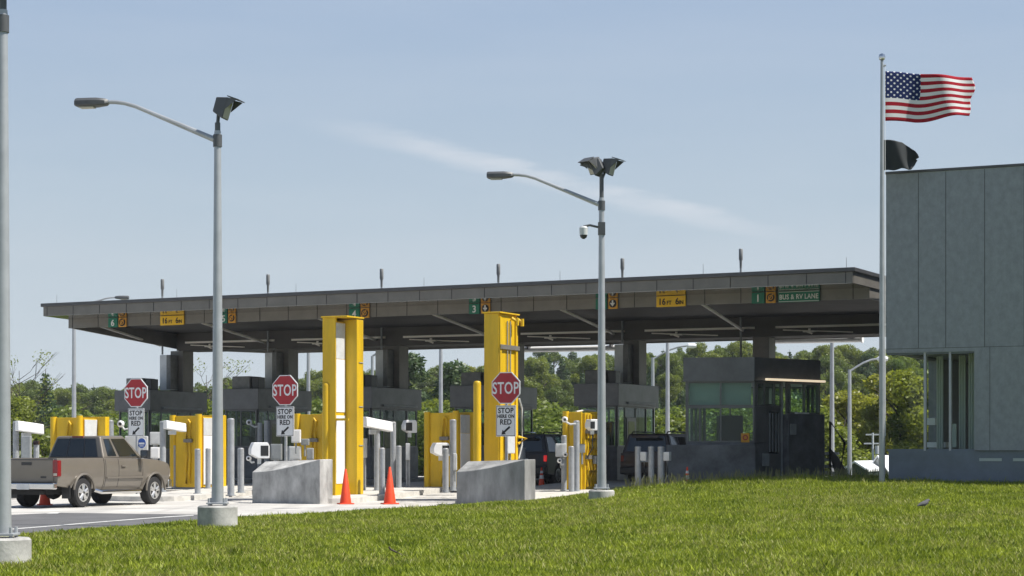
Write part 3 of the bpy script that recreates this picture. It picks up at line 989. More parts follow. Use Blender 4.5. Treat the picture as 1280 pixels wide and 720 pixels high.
# ------------------------------------------------------------------ stop signs
def stop_sign(px, py, Y, label, zbase):
    P = W(px, py, Y)
    r_ = empty('stop_sign', (P.x, P.y, zbase), ROT - .03, label, 'stop sign', 'stop signs at the lane entrances')
    zc = P.z - zbase
    b = MB(); b.box(-.035, .035, 0, .05, 0, zc + .2); b.build('post', M['steel'], r_)
    def octo(rad, y0, y1, z):
        return [(rad * math.cos(R(22.5 + 45 * k)), z + rad * math.sin(R(22.5 + 45 * k))) for k in range(8)], y0, y1
    p, y0, y1 = octo(.495, -.03, -.004, zc)
    b = MB(); b.prism(p, y0, y1, 'y'); b.build('octagon_border', M['signwhite'], r_, smooth=False)
    p, y0, y1 = octo(.465, -.034, -.0305, zc)
    b = MB(); b.prism(p, y0, y1, 'y'); b.build('octagon_face', M['red'], r_, smooth=False)
    text("STOP", .335, M['signwhite'], r_, 0, -.036, zc, bold=.007, wx=.72, depth=.003, space=1.06)
    z1 = zc - .5; h = .90; w = .64
    b = MB(); b.box(-w / 2, w / 2, -.025, -.004, z1 - h, z1); pl_ = b.build('instruction_plate', M['signwhite'], r_, bevel=.004)
    text("STOP", .15, M['signblack'], pl_, 0, -.027, z1 - .15, bold=.006, wx=.95, depth=.002, space=1.05)
    text("HERE ON", .095, M['signblack'], pl_, 0, -.027, z1 - .315, bold=.006, wx=.9, depth=.002, space=1.1)
    text("RED", .15, M['signblack'], pl_, 0, -.027, z1 - .48, bold=.006, wx=.95, depth=.002, space=1.05)
    b = MB()
    ax, az, bx, bz = .13, z1 - .62, -.05, z1 - .77
    dx, dz = bx - ax, bz - az; l_ = math.hypot(dx, dz); dx /= l_; dz /= l_
    nx, nz = -dz, dx
    b.prism([(ax + nx * .03, az + nz * .03), (bx + nx * .03, bz + nz * .03), (bx - nx * .03, bz - nz * .03), (ax - nx * .03, az - nz * .03)], -.031, -.0265, 'y')
    b.prism([(bx + nx * .085, bz + nz * .085), (bx + dx * .12, bz + dz * .12), (bx - nx * .085, bz - nz * .085)], -.0312, -.0266, 'y')
    b.build('arrow', M['signblack'], pl_, smooth=False)
    b = MB()
    for (u0, u1, v0, v1) in ((-w / 2 + .015, w / 2 - .015, z1 - .03, z1 - .018), (-w / 2 + .015, w / 2 - .015, z1 - h + .018, z1 - h + .03),
                             (-w / 2 + .015, -w / 2 + .027, z1 - h + .031, z1 - .031), (w / 2 - .027, w / 2 - .015, z1 - h + .031, z1 - .031)):
        b.box(u0, u1, -.029, -.0265, v0, v1)
    b.build('border', M['signblack'], pl_, smooth=False)
    return r_


stop_sign(170.5, 491, 63, 'octagonal red stop sign above the hood of the tan pickup', .15)
stop_sign(356.8, 487.7, 59.6, 'octagonal red stop sign behind the streaky wedge barrier', .15)
stop_sign(632.8, 485, 56.6, 'octagonal red stop sign before the yellow portal with conduits', .15)
P = W(178, 554, 63)
rs = empty('round_sign', (P.x, P.y + .03, .15), ROT, 'round blue sign on a post below the first stop sign', 'sign')
b = MB(); b.tube([(0, 0, 0), (0, 0, P.z)], .03, 8); b.build('post', M['steel'], rs)
b = MB(); b.lathe([(.175, -.045), (.175, -.032)], 24, axis='y', o=(0, 0, P.z - .15)); b.build('sign_disc', M['signwhite'], rs)
b = MB(); b.lathe([(.158, -.05), (.158, -.0455)], 24, axis='y', o=(0, 0, P.z - .15)); b.build('sign_face', M['blue'], rs)
b = MB(); b.box(-.11, .11, -.055, -.0505, P.z - .19, P.z - .13); b.box(-.08, .08, -.055, -.0505, P.z - .25, P.z - .225); b.build('stripe', M['signwhite'], rs, smooth=False)

# ------------------------------------------------------------------ tall yellow portals
def portal_a():
    P = ground_at(403, 619, .15); P = Vector((P.x, P.y, P.z))
    H = HC + (HY - 397.5) * P.y / F - P.z
    r_ = empty('portal_monitor', P, ROT, 'tall yellow portal monitor with white panel, behind the streaky wedge barrier', 'portal monitor', 'tall portal monitors')
    b = MB(); b.box(0, .46, 0, .09, 0, H); b.box(0, .09, .09, 1.0, 0, H); b.build('front_casing', M['yellow'], r_, bevel=.012)
    b = MB(); b.box(.09, .46, .09, .55, 0, H - .12); b.build('side_casing', M['yellow'], r_)
    b = MB(); b.box(.461, .475, .03, .56, .35, H * .45); b.box(.461, .475, .03, .56, H * .45 + .1, H * .72 + .25); b.build('white_panel', M['white'], r_, bevel=.004)
    b = MB(); b.box(.461, .47, .03, .56, H * .74 + .16, H - .15); b.build('grey_panel', M['offwhite'], r_)
    b = MB(); b.box(.09, .86, .60, 1.0, 0, H - .03); b.build('rear_casing', M['yellow'], r_, bevel=.012)
    b = MB(); b.box(-.04, .88, -.03, 1.02, H + .002, H + .05); b.build('top_plate', M['yellow'], r_, bevel=.01)
    b = MB(); b.box(.477, .9, .0, .06, H * .42, H * .42 + .07); b.build('cross_bar', M['yellow'], r_)
    for z in (H * .28, H * .5, H * .75):
        b = MB(); b.tube([(.865, .72, z), (.865, .95, z)], .02, 6); b.build('hinge', M['greybox'], r_)
    b = MB(); b.box(-.06, .5, -.06, 1.05, -.02, .02); b.build('base_plate', M['yellow'], r_)
    for z, s_ in ((2.25, .07), (.1, .08)):
        b = MB(); b.tube([(.1, -.02, z), (.1, -.08, z)], s_ * .5, 8); b.build('lug', M['yellow'], r_)
    return r_


def portal_b():
    P = W(605, 0, 58.0); P.z = zr(P.x, P.y) + .15
    H = HC + (HY - 392) * 58 / F - P.z
    r_ = empty('portal_monitor', P, ROT, 'tall yellow portal monitor with conduits down its side, behind a stop sign', 'portal monitor', 'tall portal monitors')
    b = MB(); b.box(0, .48, 0, 1.25, 0, H); b.build('casing', M['yellow'], r_, bevel=.015)
    b = MB(); b.box(.482, .53, .02, .12, 0, H - .1); b.box(.482, .53, 1.1, 1.24, 0, H - .1); b.build('edge_channel', M['yellow'], r_, bevel=.01)
    for y in (.52, .72):
        b = MB(); b.tube([(.52, y, .9), (.52, y, H - .2)], .022, 6); b.build('conduit', M['greybox'], r_)
    b = MB(); b.tube([(.52, 1.3, 1.1), (.56, 1.45, 1.5), (.56, 1.46, 2.6), (.54, 1.3, 2.9)], .03, 6); b.build('conduit', M['offwhite'], r_)
    for z in (H - 1.05, .9):
        b = MB(); b.box(.54, .56, .0, 1.3, z, z + .13); b.build('strap', M['column'], r_)
    b = MB(); b.box(-.04, .56, -.04, 1.3, H + .002, H + .045); b.build('top_plate', M['yellow'], r_, bevel=.01)
    for y in (.8, 1.15):
        b = MB(); b.tube([(.52, y, H - .1), (.66, y + .1, H - .2)], .05, 8); b.tube([(.66, y + .1, H - .1), (.66, y + .1, H - .32)], .06, 8); b.build('bracket', M['yellow'], r_)
    b = MB(); b.box(.535, .62, .35, .85, 1.25, 2.3); b.build('junction_box', M['offwhite'], r_, bevel=.02)
    b = MB(); b.tube([(.55, 1.2, 1.75), (.75, 1.35, 1.7), (.55, 1.2, 1.55)], .05, 6); b.build('hook', M['yellow'], r_)
    return r_


pa = portal_a(); pb_ = portal_b()


def guard_post(px, top, base, w, label, Y=None):
    P = ground_at(px, base, .15) if Y is None else Vector(((px - 640) * Y / F, Y, zr((px - 640) * Y / F, Y) + .15))
    H = HC + (HY - top) * P.y / F - P.z
    r = w / 2 * P.y / F
    b = MB(); b.lathe([(r, 0), (r, H - r * .8), (r * .93, H - r * .35), (r * .7, H - .08 * r), (.02, H)], 18)
    o = b.build('guard_post', M['yellow'], None, P)
    return tag(o, label, 'guard post', 'yellow guard posts before the tall portals')


guard_post(408, 478.5, 619, 9.6, 'yellow round guard post against the portal with white panel')
guard_post(596.5, 476, 0, 9.6, 'yellow round guard post behind the dark smooth wedge barrier', Y=57.4)

# ------------------------------------------------------------------ low yellow portals
def low_portal():
    r_ = empty('low_portal', (0, 0, 0), ROT, 'x', 'portal panel', 'low yellow portal panels')
    H = 2.45
    b = MB(); b.tube([(0, 0, 0), (0, 0, H)], .105, 12); b.build('post', M['yellow'], r_)
    b = MB(); b.box(.11, .95, .0, .06, .0, H - .03); b.build('panel', M['yellow'], r_, bevel=.01)
    b = MB(); b.tube([(1.06, 0, 0), (1.06, 0, H + .03)], .105, 12); b.build('post', M['yellow'], r_)
    for dx in (0, .14):
        b = MB(); b.tube([(.58 + dx, -.05, .12), (.56 + dx, -.06, .5), (.6 + dx, -.05, 1.1), (.58 + dx, -.06, 1.7), (.6 + dx, -.05, 2.2), (.66, -.05, 2.3)], [.035, .045, .03, .03, .035, .03], 7); b.build('hose', M['yellow'], r_)
    b = MB(); b.box(.5, .82, -.1, -.01, 1.52, 1.64); b.build('hose_clamp', M['column'], r_)
    b = MB(); b.box(1.17, 1.20, .1, .75, .1, 1.75); b.build('white_panel', M['white'], r_)
    b = MB(); b.box(1.17, 1.195, .1, .75, 1.76, H - .1); b.build('grey_panel', M['offwhite'], r_)
    b = MB(); b.box(.4, 1.169, .1, .76, .0, H - .06); b.build('casing', M['yellow'], r_, bevel=.01)
    b = MB(); b.box(.4, 1.5, .78, 1.0, 0, H); b.build('rear_casing', M['yellow'], r_, bevel=.012)
    return r_


lp = low_portal()
spots = [(67, 0, 64.5, 'low yellow portal panel showing over the roof of the pickup'), (216, 609, 0, 'low yellow portal panel between the pickup and the near lamp post'), (371.5, 0, 64.5, 'low yellow portal panel behind the middle stop sign'), (534, 608.5, 0, 'low yellow portal panel behind two steel posts, beside the dark wedge barrier')]
for i, (px, py, Y, lb) in enumerate(spots):
    o = lp if i == 0 else copy_tree(lp)
    if py:
        P = ground_at(px, py, .15)
    else:
        P = Vector(((px - 640) * Y / F, Y, 0)); P.z = zr(P.x, P.y) + .15
    o.location = P; o['label'] = lb
    top = {0: 521, 1: 519, 2: 517, 3: 515}[i]
    s_ = (HC + (HY - top) * P.y / F - P.z) / 2.45
    o.scale = (1, 1, s_)
# the one that shows its lane side
P = ground_at(704, 612, .15)
r_ = empty('low_portal', P, ROT, 'low yellow portal panel covered in hoses, beside the middle lamp post', 'portal panel', 'low yellow portal panels')
H = HC + (HY - 514) * P.y / F - P.z
b = MB(); b.tube([(.09, 0, 0), (.09, 0, H)], .1, 12); b.build('post', M['yellow'], r_)
b = MB(); b.box(.2, .62, 0, .08, 0, H - .03); b.build('panel', M['yellow'], r_, bevel=.01)
b = MB(); b.box(.3, .7, .1, 1.5, 0, H - .06); b.build('casing', M['yellow'], r_, bevel=.015)
for k, y in enumerate((.18, .42, .68, .95, 1.25)):
    b = MB(); b.tube([(.74, y, .1), (.77, y + .05, .6), (.73, y - .03, 1.1), (.76, y + .03, 1.6), (.74, y, 2.1), (.74, y + .06, H - .1)], [.045, .035, .045, .035, .05, .035], 7)
    b.build('hose', M['yellow'], r_)
for z in (.95, 1.75):
    b = MB(); b.box(.71, .83, .1, 1.5, z, z + .12); b.build('hose_clamp', M['column'], r_)
b = MB(); b.box(.78, .9, .5, 1.1, .8, 1.05); b.build('valve', M['greybox'], r_, bevel=.03)
b = MB(); b.tube([(.8, .05, 1.0), (.95, .1, 1.3), (.95, .1, 1.9), (.8, .6, 2.15), (.8, 1.2, 2.1)], .022, 6); b.build('cable', M['dark'], r_)
b = MB(); b.tube([(.4, .1, H - .02), (.4, .9, H + .05), (.45, 1.5, H + .02)], .035, 6); b.build('cable', M['offwhite'], r_)
b = MB(); b.box(.2, .75, 1.2, 1.6, H - .25, H + .0); b.build('head_bracket', M['yellow'], r_, bevel=.02)

# ------------------------------------------------------------------ steel posts
POSTS = [
    (247, 560.7, 617, 7.4, 'short steel bollard just before the low yellow panel'),
    (260, 560, 610.5, 6.6, 'short steel bollard touching the outline of the near lamp post'),
    (288.6, 522.6, 619.5, 8.8, 'tall steel bollard between the near lamp post and a short bollard'),
    (301, 559.6, 615.5, 8.2, 'short steel bollard just outside the streaky wedge barrier'),
    (325, 528, 602, 6.6, 'slim tall steel post carrying a white ball camera'),
    (333.6, 525, 602, 7.6, 'thick tall steel post above the white hooded camera'),
    (363, 557, 604, 7.4, 'short steel bollard peeping over the streaky wedge barrier'),
    (217, 556, 609, 7.0, 'short steel bollard behind the white gantry camera near the pickup'),
    (138, 525, 606, 8.2, 'steel bollard rising behind the roof of the pickup cab'),
    (91, 527.5, 606, 8.6, 'steel bollard in front of the yellow panel over the pickup'),
    (471.3, 537, 613, 7.6, 'steel post carrying the long white camera housing'),
    (477.5, 559.5, 618, 7.6, 'short steel bollard just behind the second traffic cone'),
    (491.5, 527, 609, 7.2, 'tall steel post between two white camera housings'),
    (498.5, 557, 609.5, 7.0, 'short steel bollard beside a pair of thin grey legs'),
    (566.3, 524, 613, 8.2, 'tall steel post carrying a hooded camera near the dark wedge barrier'),
    (557, 560, 615.5, 7.8, 'short steel bollard below the hooded camera near the dark wedge barrier'),
    (652.5, 558.5, 606, 8.6, 'short steel bollard with pale cap behind the dark wedge barrier'),
    (705, 544, 613.5, 6.8, 'steel post carrying a white box and two ball cameras'),
    (714.3, 557.6, 614.5, 7.2, 'short steel bollard beside the hose covered yellow panel'),
    (720.7, 525.5, 614, 7.6, 'tall steel post before the hose covered yellow panel'),
    (797.6, 557.5, 611, 8.0, 'steel bollard with a small box, nearest the middle lamp post'),
    (814, 557.5, 611, 7.6, 'plain steel bollard standing between two bollards with boxes'),
    (826.3, 557.5, 611, 8.6, 'steel bollard with a small box, nearest the dark booth wall'),
    (20, 526, 613, 7.6, 'steel post carrying a white camera behind the pickup tailgate'),
    (203.5, 526, 615, 8.0, 'steel post carrying a white camera in front of the pickup'),
]
PP = {}
for (px, top, base, w, lb) in POSTS:
    P = ground_at(px, base, .15)
    H = HC + (HY - top) * P.y / F - P.z
    r = w / 2 * P.y / F
    o = empty('steel_bollard', P, ROT, lb, 'bollard', 'galvanised posts on the islands')
    b = MB(); b.lathe([(r, 0), (r, H - r * .6)], 16); b.build('post', M['steel'], o)
    b = MB(); b.lathe([(r * 1.03, H - r * .6), (r * 1.0, H - r * .3), (r * .75, H - .08 * r), (.01, H)], 16); b.build('cap', M['aluminium'], o)
    b = MB(); b.lathe([(r * 1.5, -.01), (r * 1.5, .02)], 14); b.build('base_plate', M['steel'], o)
    PP[px] = (P, H, r)
    if px in (797.6, 826.3):
        b = MB(); b.box(r + .002, r + .2, -.1, .1, H - .46, H - .18); b.build('sensor_box', M['offwhite'], o, bevel=.02)
        b = MB(); b.tube([(r + .1, 0, H - .46), (r + .12, 0, H - .9), (r + .0, 0, H - 1.1)], .02, 6); b.build('cable', M['greybox'], o)


# ------------------------------------------------------------------ cameras and cabinets on the islands
def long_camera(px0, px1, py0, py1, Y, label, droop=.0, mount=None):
    """shrouded plate-reader housing; box from px0..px1 along the lane side"""
    C_ = W((px0 + px1) / 2, (py0 + py1) / 2, Y)
    w = (px1 - px0) * Y / F; h = (py1 - py0) * Y / F
    w /= .82
    r_ = empty('plate_camera', C_, R(35), label, 'camera', 'cameras on the islands')
    th = h * .74
    b = MB()
    d2 = .16
    s_ = droop
    b.hexa([(-w / 2, -d2, -th / 2 + s_), (w / 2, -d2, -th / 2 - s_), (w / 2, d2, -th / 2 - s_), (-w / 2, d2, -th / 2 + s_),
            (-w / 2, -d2 * .8, th / 2 + s_), (w / 2, -d2 * .8, th / 2 - s_), (w / 2, d2 * .8, th / 2 - s_), (-w / 2, d2 * .8, th / 2 + s_)])
    b.build('housing', M['white'], r_, bevel=.03)
    b = MB(); b.box(-w / 2 - .03, w / 2 + .05, -d2 - .02, d2 + .02, th / 2 + .005 - s_, th / 2 + .03 - s_)
    if droop == 0:
        b.build('sun_shield', M['white'], r_)
    b = MB(); b.box(w / 2 + .002, w / 2 + .02, -d2 * .7, d2 * .7, -th * .35 - s_, th * .35 - s_); b.build('lens_window', M['dark'], r_)
    b = MB(); b.box(-w * .3, w * .05, -.06, .06, -th / 2 - h * .36, -th / 2 - .002); b.build('bracket', M['offwhite'], r_, bevel=.01)
    return r_


def hood_camera(px0, px1, py0, py1, Y, label, face=-1):
    """hooded box camera whose dark mouth faces the viewer's side"""
    C_ = W((px0 + px1) / 2, (py0 + py1) / 2, Y)
    w = (px1 - px0) * Y / F; h = (py1 - py0) * Y / F
    r_ = empty('hooded_camera', C_, R(18), label, 'camera', 'cameras on the islands')
    b = MB()
    b.prism([(-w / 2, h * .1), (-w * .35, h / 2), (w * .4, h / 2), (w / 2, h * .3), (w / 2, -h * .5), (-w * .1, -h * .5), (-w / 2, -h * .25)], -.02, .42, 'y')
    b.build('housing', M['white'], r_, bevel=.02)
    u0, u1 = (.02 * w, .44 * w) if face > 0 else (-.42 * w, .1 * w)
    b = MB(); b.box(u0, u1, -.028, -.0205, -h * .34, h * .3); b.build('lens_window', M['dark'], r_, bevel=.01)
    b = MB(); b.box(-.05, .05, .1, .2, -h * .85, -h * .505); b.build('bracket', M['offwhite'], r_)
    return r_


def ball_camera(px, py, rp, Y, tox, label):
    C_ = W(px, py, Y); r = rp * Y / F
    r_ = empty('ball_camera', C_, 0, label, 'camera', 'cameras on the islands')
    b = MB(); b.lathe([(.01, -r * .9), (r * .6, -r * .8), (r * .95, -r * .3), (r, .1 * r), (r * .8, r * .75), (.01, r)], 14); b.build('housing', M['white'], r_)
    b = MB(); b.lathe([(r * .45, -r * 1.04), (r * .45, -r * .8)], 12, axis='y'); b.build('lens', M['dark'], r_)
    dx = (tox - px) * Y / F
    b = MB(); b.tube([(r * .5 * (1 if dx > 0 else -1), 0, -r * .8), (dx * .5, .0, -r * 1.5), (dx, .0, -r * 1.3)], .035, 6); b.build('arm', M['offwhite'], r_)
    return r_


yy = lambda px: PP[px][0].y
long_camera(23, 51, 526, 543, yy(20), 'long white camera housing behind the pickup tailgate', droop=.06)
long_camera(207, 229.5, 525.5, 540, yy(203.5), 'long white camera housing reaching past the pickup nose', droop=.05)
long_camera(456, 488, 522, 539, yy(471.3), 'long white camera housing beside the portal with white panel', droop=.08)
hood_camera(505.5, 521.5, 525, 541, yy(491.5), 'white hooded camera turned toward the lane with two cones', -1)
hood_camera(541.5, 563, 553.5, 570, yy(566.3) - .1, 'white hooded camera low on a post by the dark wedge barrier', 1)
hood_camera(313.5, 337, 553, 573, 58.9, 'large white hooded camera above the streaky wedge barrier', 1)
hood_camera(736.5, 748, 524, 538, yy(720.7), 'white hooded camera half hidden by the middle lamp post', -1)
ball_camera(311.5, 528, 3.8, yy(325), 325, 'white ball camera on an arm above the hooded camera')
ball_camera(311, 573, 3.4, 59.2, 318, 'white ball camera low beside the streaky wedge barrier')
ball_camera(151, 530, 4.6, 66, 160, 'white ball camera beside the first stop sign')
ball_camera(706, 524.5, 3.9, yy(720.7) - .1, 720, 'white ball camera on an arm before the hose covered panel')
ball_camera(706.5, 568.5, 3.2, yy(705) - .2, 704, 'upper ball camera below a white box by the hose covered panel')
ball_camera(699.5, 576, 3.2, yy(705) - .2, 705, 'lower ball camera below a white box by the hose covered panel')


def cabinet(px0, px1, py0, py1, Y, label, m='offwhite', legs=0, base=None):
    P = W((px0 + px1) / 2, py1, Y)
    w = (px1 - px0) * Y / F; h = (py1 - py0) * Y / F
    gzb = zr(P.x, P.y) + .15
    r_ = empty('control_box', (P.x, P.y, gzb if legs else P.z), 0, label, 'control box', 'control boxes on the islands')
    dz = P.z - gzb if legs else 0
    b = MB(); b.box(-w / 2, w / 2, 0, .22, dz, dz + h); b.build('box', M[m], r_, bevel=.02)
    b = MB(); b.box(-w * .4, w * .4, -.012, -.001, dz + h * .1, dz + h * .9); b.build('lid', M[m], r_, bevel=.004)
    for k in range(legs):
        x = (k - (legs - 1) / 2) * w * .55
        b = MB(); b.tube([(x, .11, 0), (x, .11, dz)], .035 if legs > 1 else .09, 8); b.build('leg', M['steel'], r_)
    if not legs:
        b = MB(); b.tube([(0, .05, -.35), (0, .05, 0)], .03, 6); b.build('conduit', M['greybox'], r_)
    return r_


cabinet(445.5, 451.8, 532, 554, 62.4, 'white box fixed beside the portal with white panel', 'white')
cabinet(449, 458.5, 548, 572, 62.5, 'pale grey box on a thick leg beside the tall portal', 'offwhite', 1)
cabinet(507, 512.5, 554, 575, 64.2, 'narrow grey box on a pair of thin legs', 'offwhite', 2)
cabinet(694.5, 708, 554.5, 571, yy(705) - .15, 'pale rounded box above two ball cameras', 'offwhite')
cabinet(724, 731.5, 555, 566, yy(720.7) + .05, 'grey box before the hoses of the yellow panel', 'greybox')
cabinet(364, 375.5, 537, 553.5, 62.0, 'white square box behind the plate of the middle stop sign', 'white')
cabinet(376, 386, 548.5, 556.5, 62.4, 'dark screen box before the yellow panel behind the middle stop sign', 'greybox')
cabinet(361, 376, 558, 575, 62.4, 'pale box low behind the streaky wedge barrier', 'offwhite', 1)
cabinet(383, 391.5, 560, 574.5, 61.5, 'grey rounded box behind the high end of the streaky barrier', 'steel', 1)
cabinet(338, 352, 555, 575, 63.5, 'grey cabinet behind the white hooded camera', 'greybox', 1)
cabinet(187, 200, 540, 556, 66, 'pale square box behind the round blue sign', 'offwhite', 1)
cabinet(188, 199, 559, 573, 65.5, 'white box with grey side behind the pickup hood', 'white', 1)
cabinet(156, 184, 545, 572, 67.5, 'wide pale panel behind the pickup hood', 'offwhite', 2)
cabinet(577, 589, 556, 575, 66.5, 'grey cabinet just behind the dark wedge barrier', 'greybox', 1)
cabinet(41, 48, 551, 556, 63, 'small dark red screen behind the pickup bed', 'maroon', 1)
cabinet(26, 38, 545, 575, 62.5, 'grey machine behind the pickup tailgate', 'greybox', 1)
cabinet(566.5, 571, 567, 588, yy(566.3) - .2, 'pale small box low on the post by the dark barrier', 'offwhite')
cabinet(108, 114, 538, 560, 66.5, 'small white box behind the pickup cab', 'white', 1)

# ------------------------------------------------------------------ cones
def cone(px, top, base, label, bands, loc=None, scale_to=None, extra=0.0):
    P = loc or ground_at(px, base, extra)
    H = HC + (HY - top) * P.y / F - P.z
    r_ = empty('traffic_cone', P, .3, label, 'cone', 'traffic cones')
    b = MB(); s_ = .21 * H; b.box(-s_, s_, -s_, s_, 0, .035 * H); b.build('base', M['conered'] if not bands else M['dark'], r_, bevel=.01)
    def rad(z): return H * (.17 - .145 * z / H)
    b = MB(); b.lathe([(rad(.036 * H), .036 * H), (rad(H) * 1.2, H * .985), (rad(H) * .8, H)], 20); b.build('body', M['conered'], r_)
    if bands:
        for (z0, z1) in ((.42, .60), (.70, .82)):
            b = MB(); b.lathe([(rad(z0 * H) + .006, z0 * H), (rad(z1 * H) + .006, z1 * H)], 20); b.build('white_band', M['signwhite'], r_)
    return r_


cone(432, 586, 630.3, 'orange cone in front of the portal with white panel', False)
cone(487.2, 583.5, 630.3, 'orange cone before a short steel bollard in the closed lane', False)
cone(677, 584, 609, 'cone with white bands behind the dark vehicle with its brake light lit', True)
cone(859, 583.5, 608.5, 'cone with white bands against the bus lane booth wall', True, loc=Vector(((859 - 640) * 61 / F, 61, .36)))
cone(56, 588, 631.5, 'orange cone seen underneath the tan pickup', False)

# ------------------------------------------------------------------ vehicles
def wheel(parent, x, y, r, w, side, bodyname='wheel'):
    wr = MB()
    s_ = side
    wr.lathe([(r * .58, -w / 2), (r * .93, -w / 2), (r, -w * .36), (r, w * .36), (r * .93, w / 2), (r * .58, w / 2)], 32, axis='x')
    wo = wr.build('wheel', M['tyre'], parent, (x, y, r))
    b = MB(); b.lathe([(r * .585, -w * .2), (r * .60, w * .49 if s_ > 0 else -w * .49), (r * .54, w * .45 * s_), (r * .50, w * .18 * s_), (.02, w * .18 * s_)] if s_ > 0 else [(r * .585, w * .2), (r * .60, -w * .49), (r * .54, -w * .45), (r * .50, -w * .18), (.02, -w * .18)], 28, axis='x')
    b.build('rim', M['greybox'], wo)
    b = MB()
    for k in range(5):
        a = 2 * math.pi * k / 5 + .3
        ca, sa = math.cos(a), math.sin(a)
        for da in (-.2, .2):
            c2, s2 = math.cos(a + da), math.sin(a + da)
            p0 = Vector((w * .42 * s_, ca * r * .1, sa * r * .1)); p1 = Vector((w * .40 * s_, c2 * r * .56, s2 * r * .56))
            b.tube([p0, p1], [.05, .042], 6)
    b.lathe([(r * .2, w * .30 * s_), (r * .2, w * .46 * s_), (r * .12, w * .49 * s_)], 14, axis='x')
    b.lathe([(r * .615, w * .485 * s_), (r * .615, w * .50 * s_), (r * .54, w * .505 * s_), (r * .53, w * .46 * s_)], 28, axis='x')
    b.build('spokes', M['alloy'], wo)
    return wo


def arc(cy, cz, r, a0, a1, n=10):
    return [(cy + r * math.cos(R(a0 + (a1 - a0) * i / n)), cz + r * math.sin(R(a0 + (a1 - a0) * i / n))) for i in range(n + 1)]


def bil(c, u, v):
    """c: bottom-a, bottom-b, top-b, top-a"""
    a = c[0].lerp(c[1], u); b = c[3].lerp(c[2], u)
    return a.lerp(b, v)


def pane(mb, c, u0, u1, v0, v1, th=.012):
    mb.quad([bil(c, u0, v0), bil(c, u1, v0), bil(c, u1, v1), bil(c, u0, v1)], th)


def bulge(o, amt=.075, zc=.98, zs=.45):
    """give flat body sides the slight belly of pressed steel"""
    me = o.data
    bm = bmesh.new(); bm.from_mesh(me)
    for k in range(9):
        z = .5 + .1 * k
        bmesh.ops.bisect_plane(bm, geom=bm.verts[:] + bm.edges[:] + bm.faces[:], plane_co=(0, 0, z), plane_no=(0, 0, 1))
    for v in bm.verts:
        if abs(v.co.x) > .8:
            d = amt * min(1.3, abs((v.co.z - zc) / zs)) ** 2
            v.co.x -= d if v.co.x > 0 else -d
    bm.to_mesh(me); bm.free()
    me.shade_smooth(); me.set_sharp_from_angle(angle=R(32))
    return o


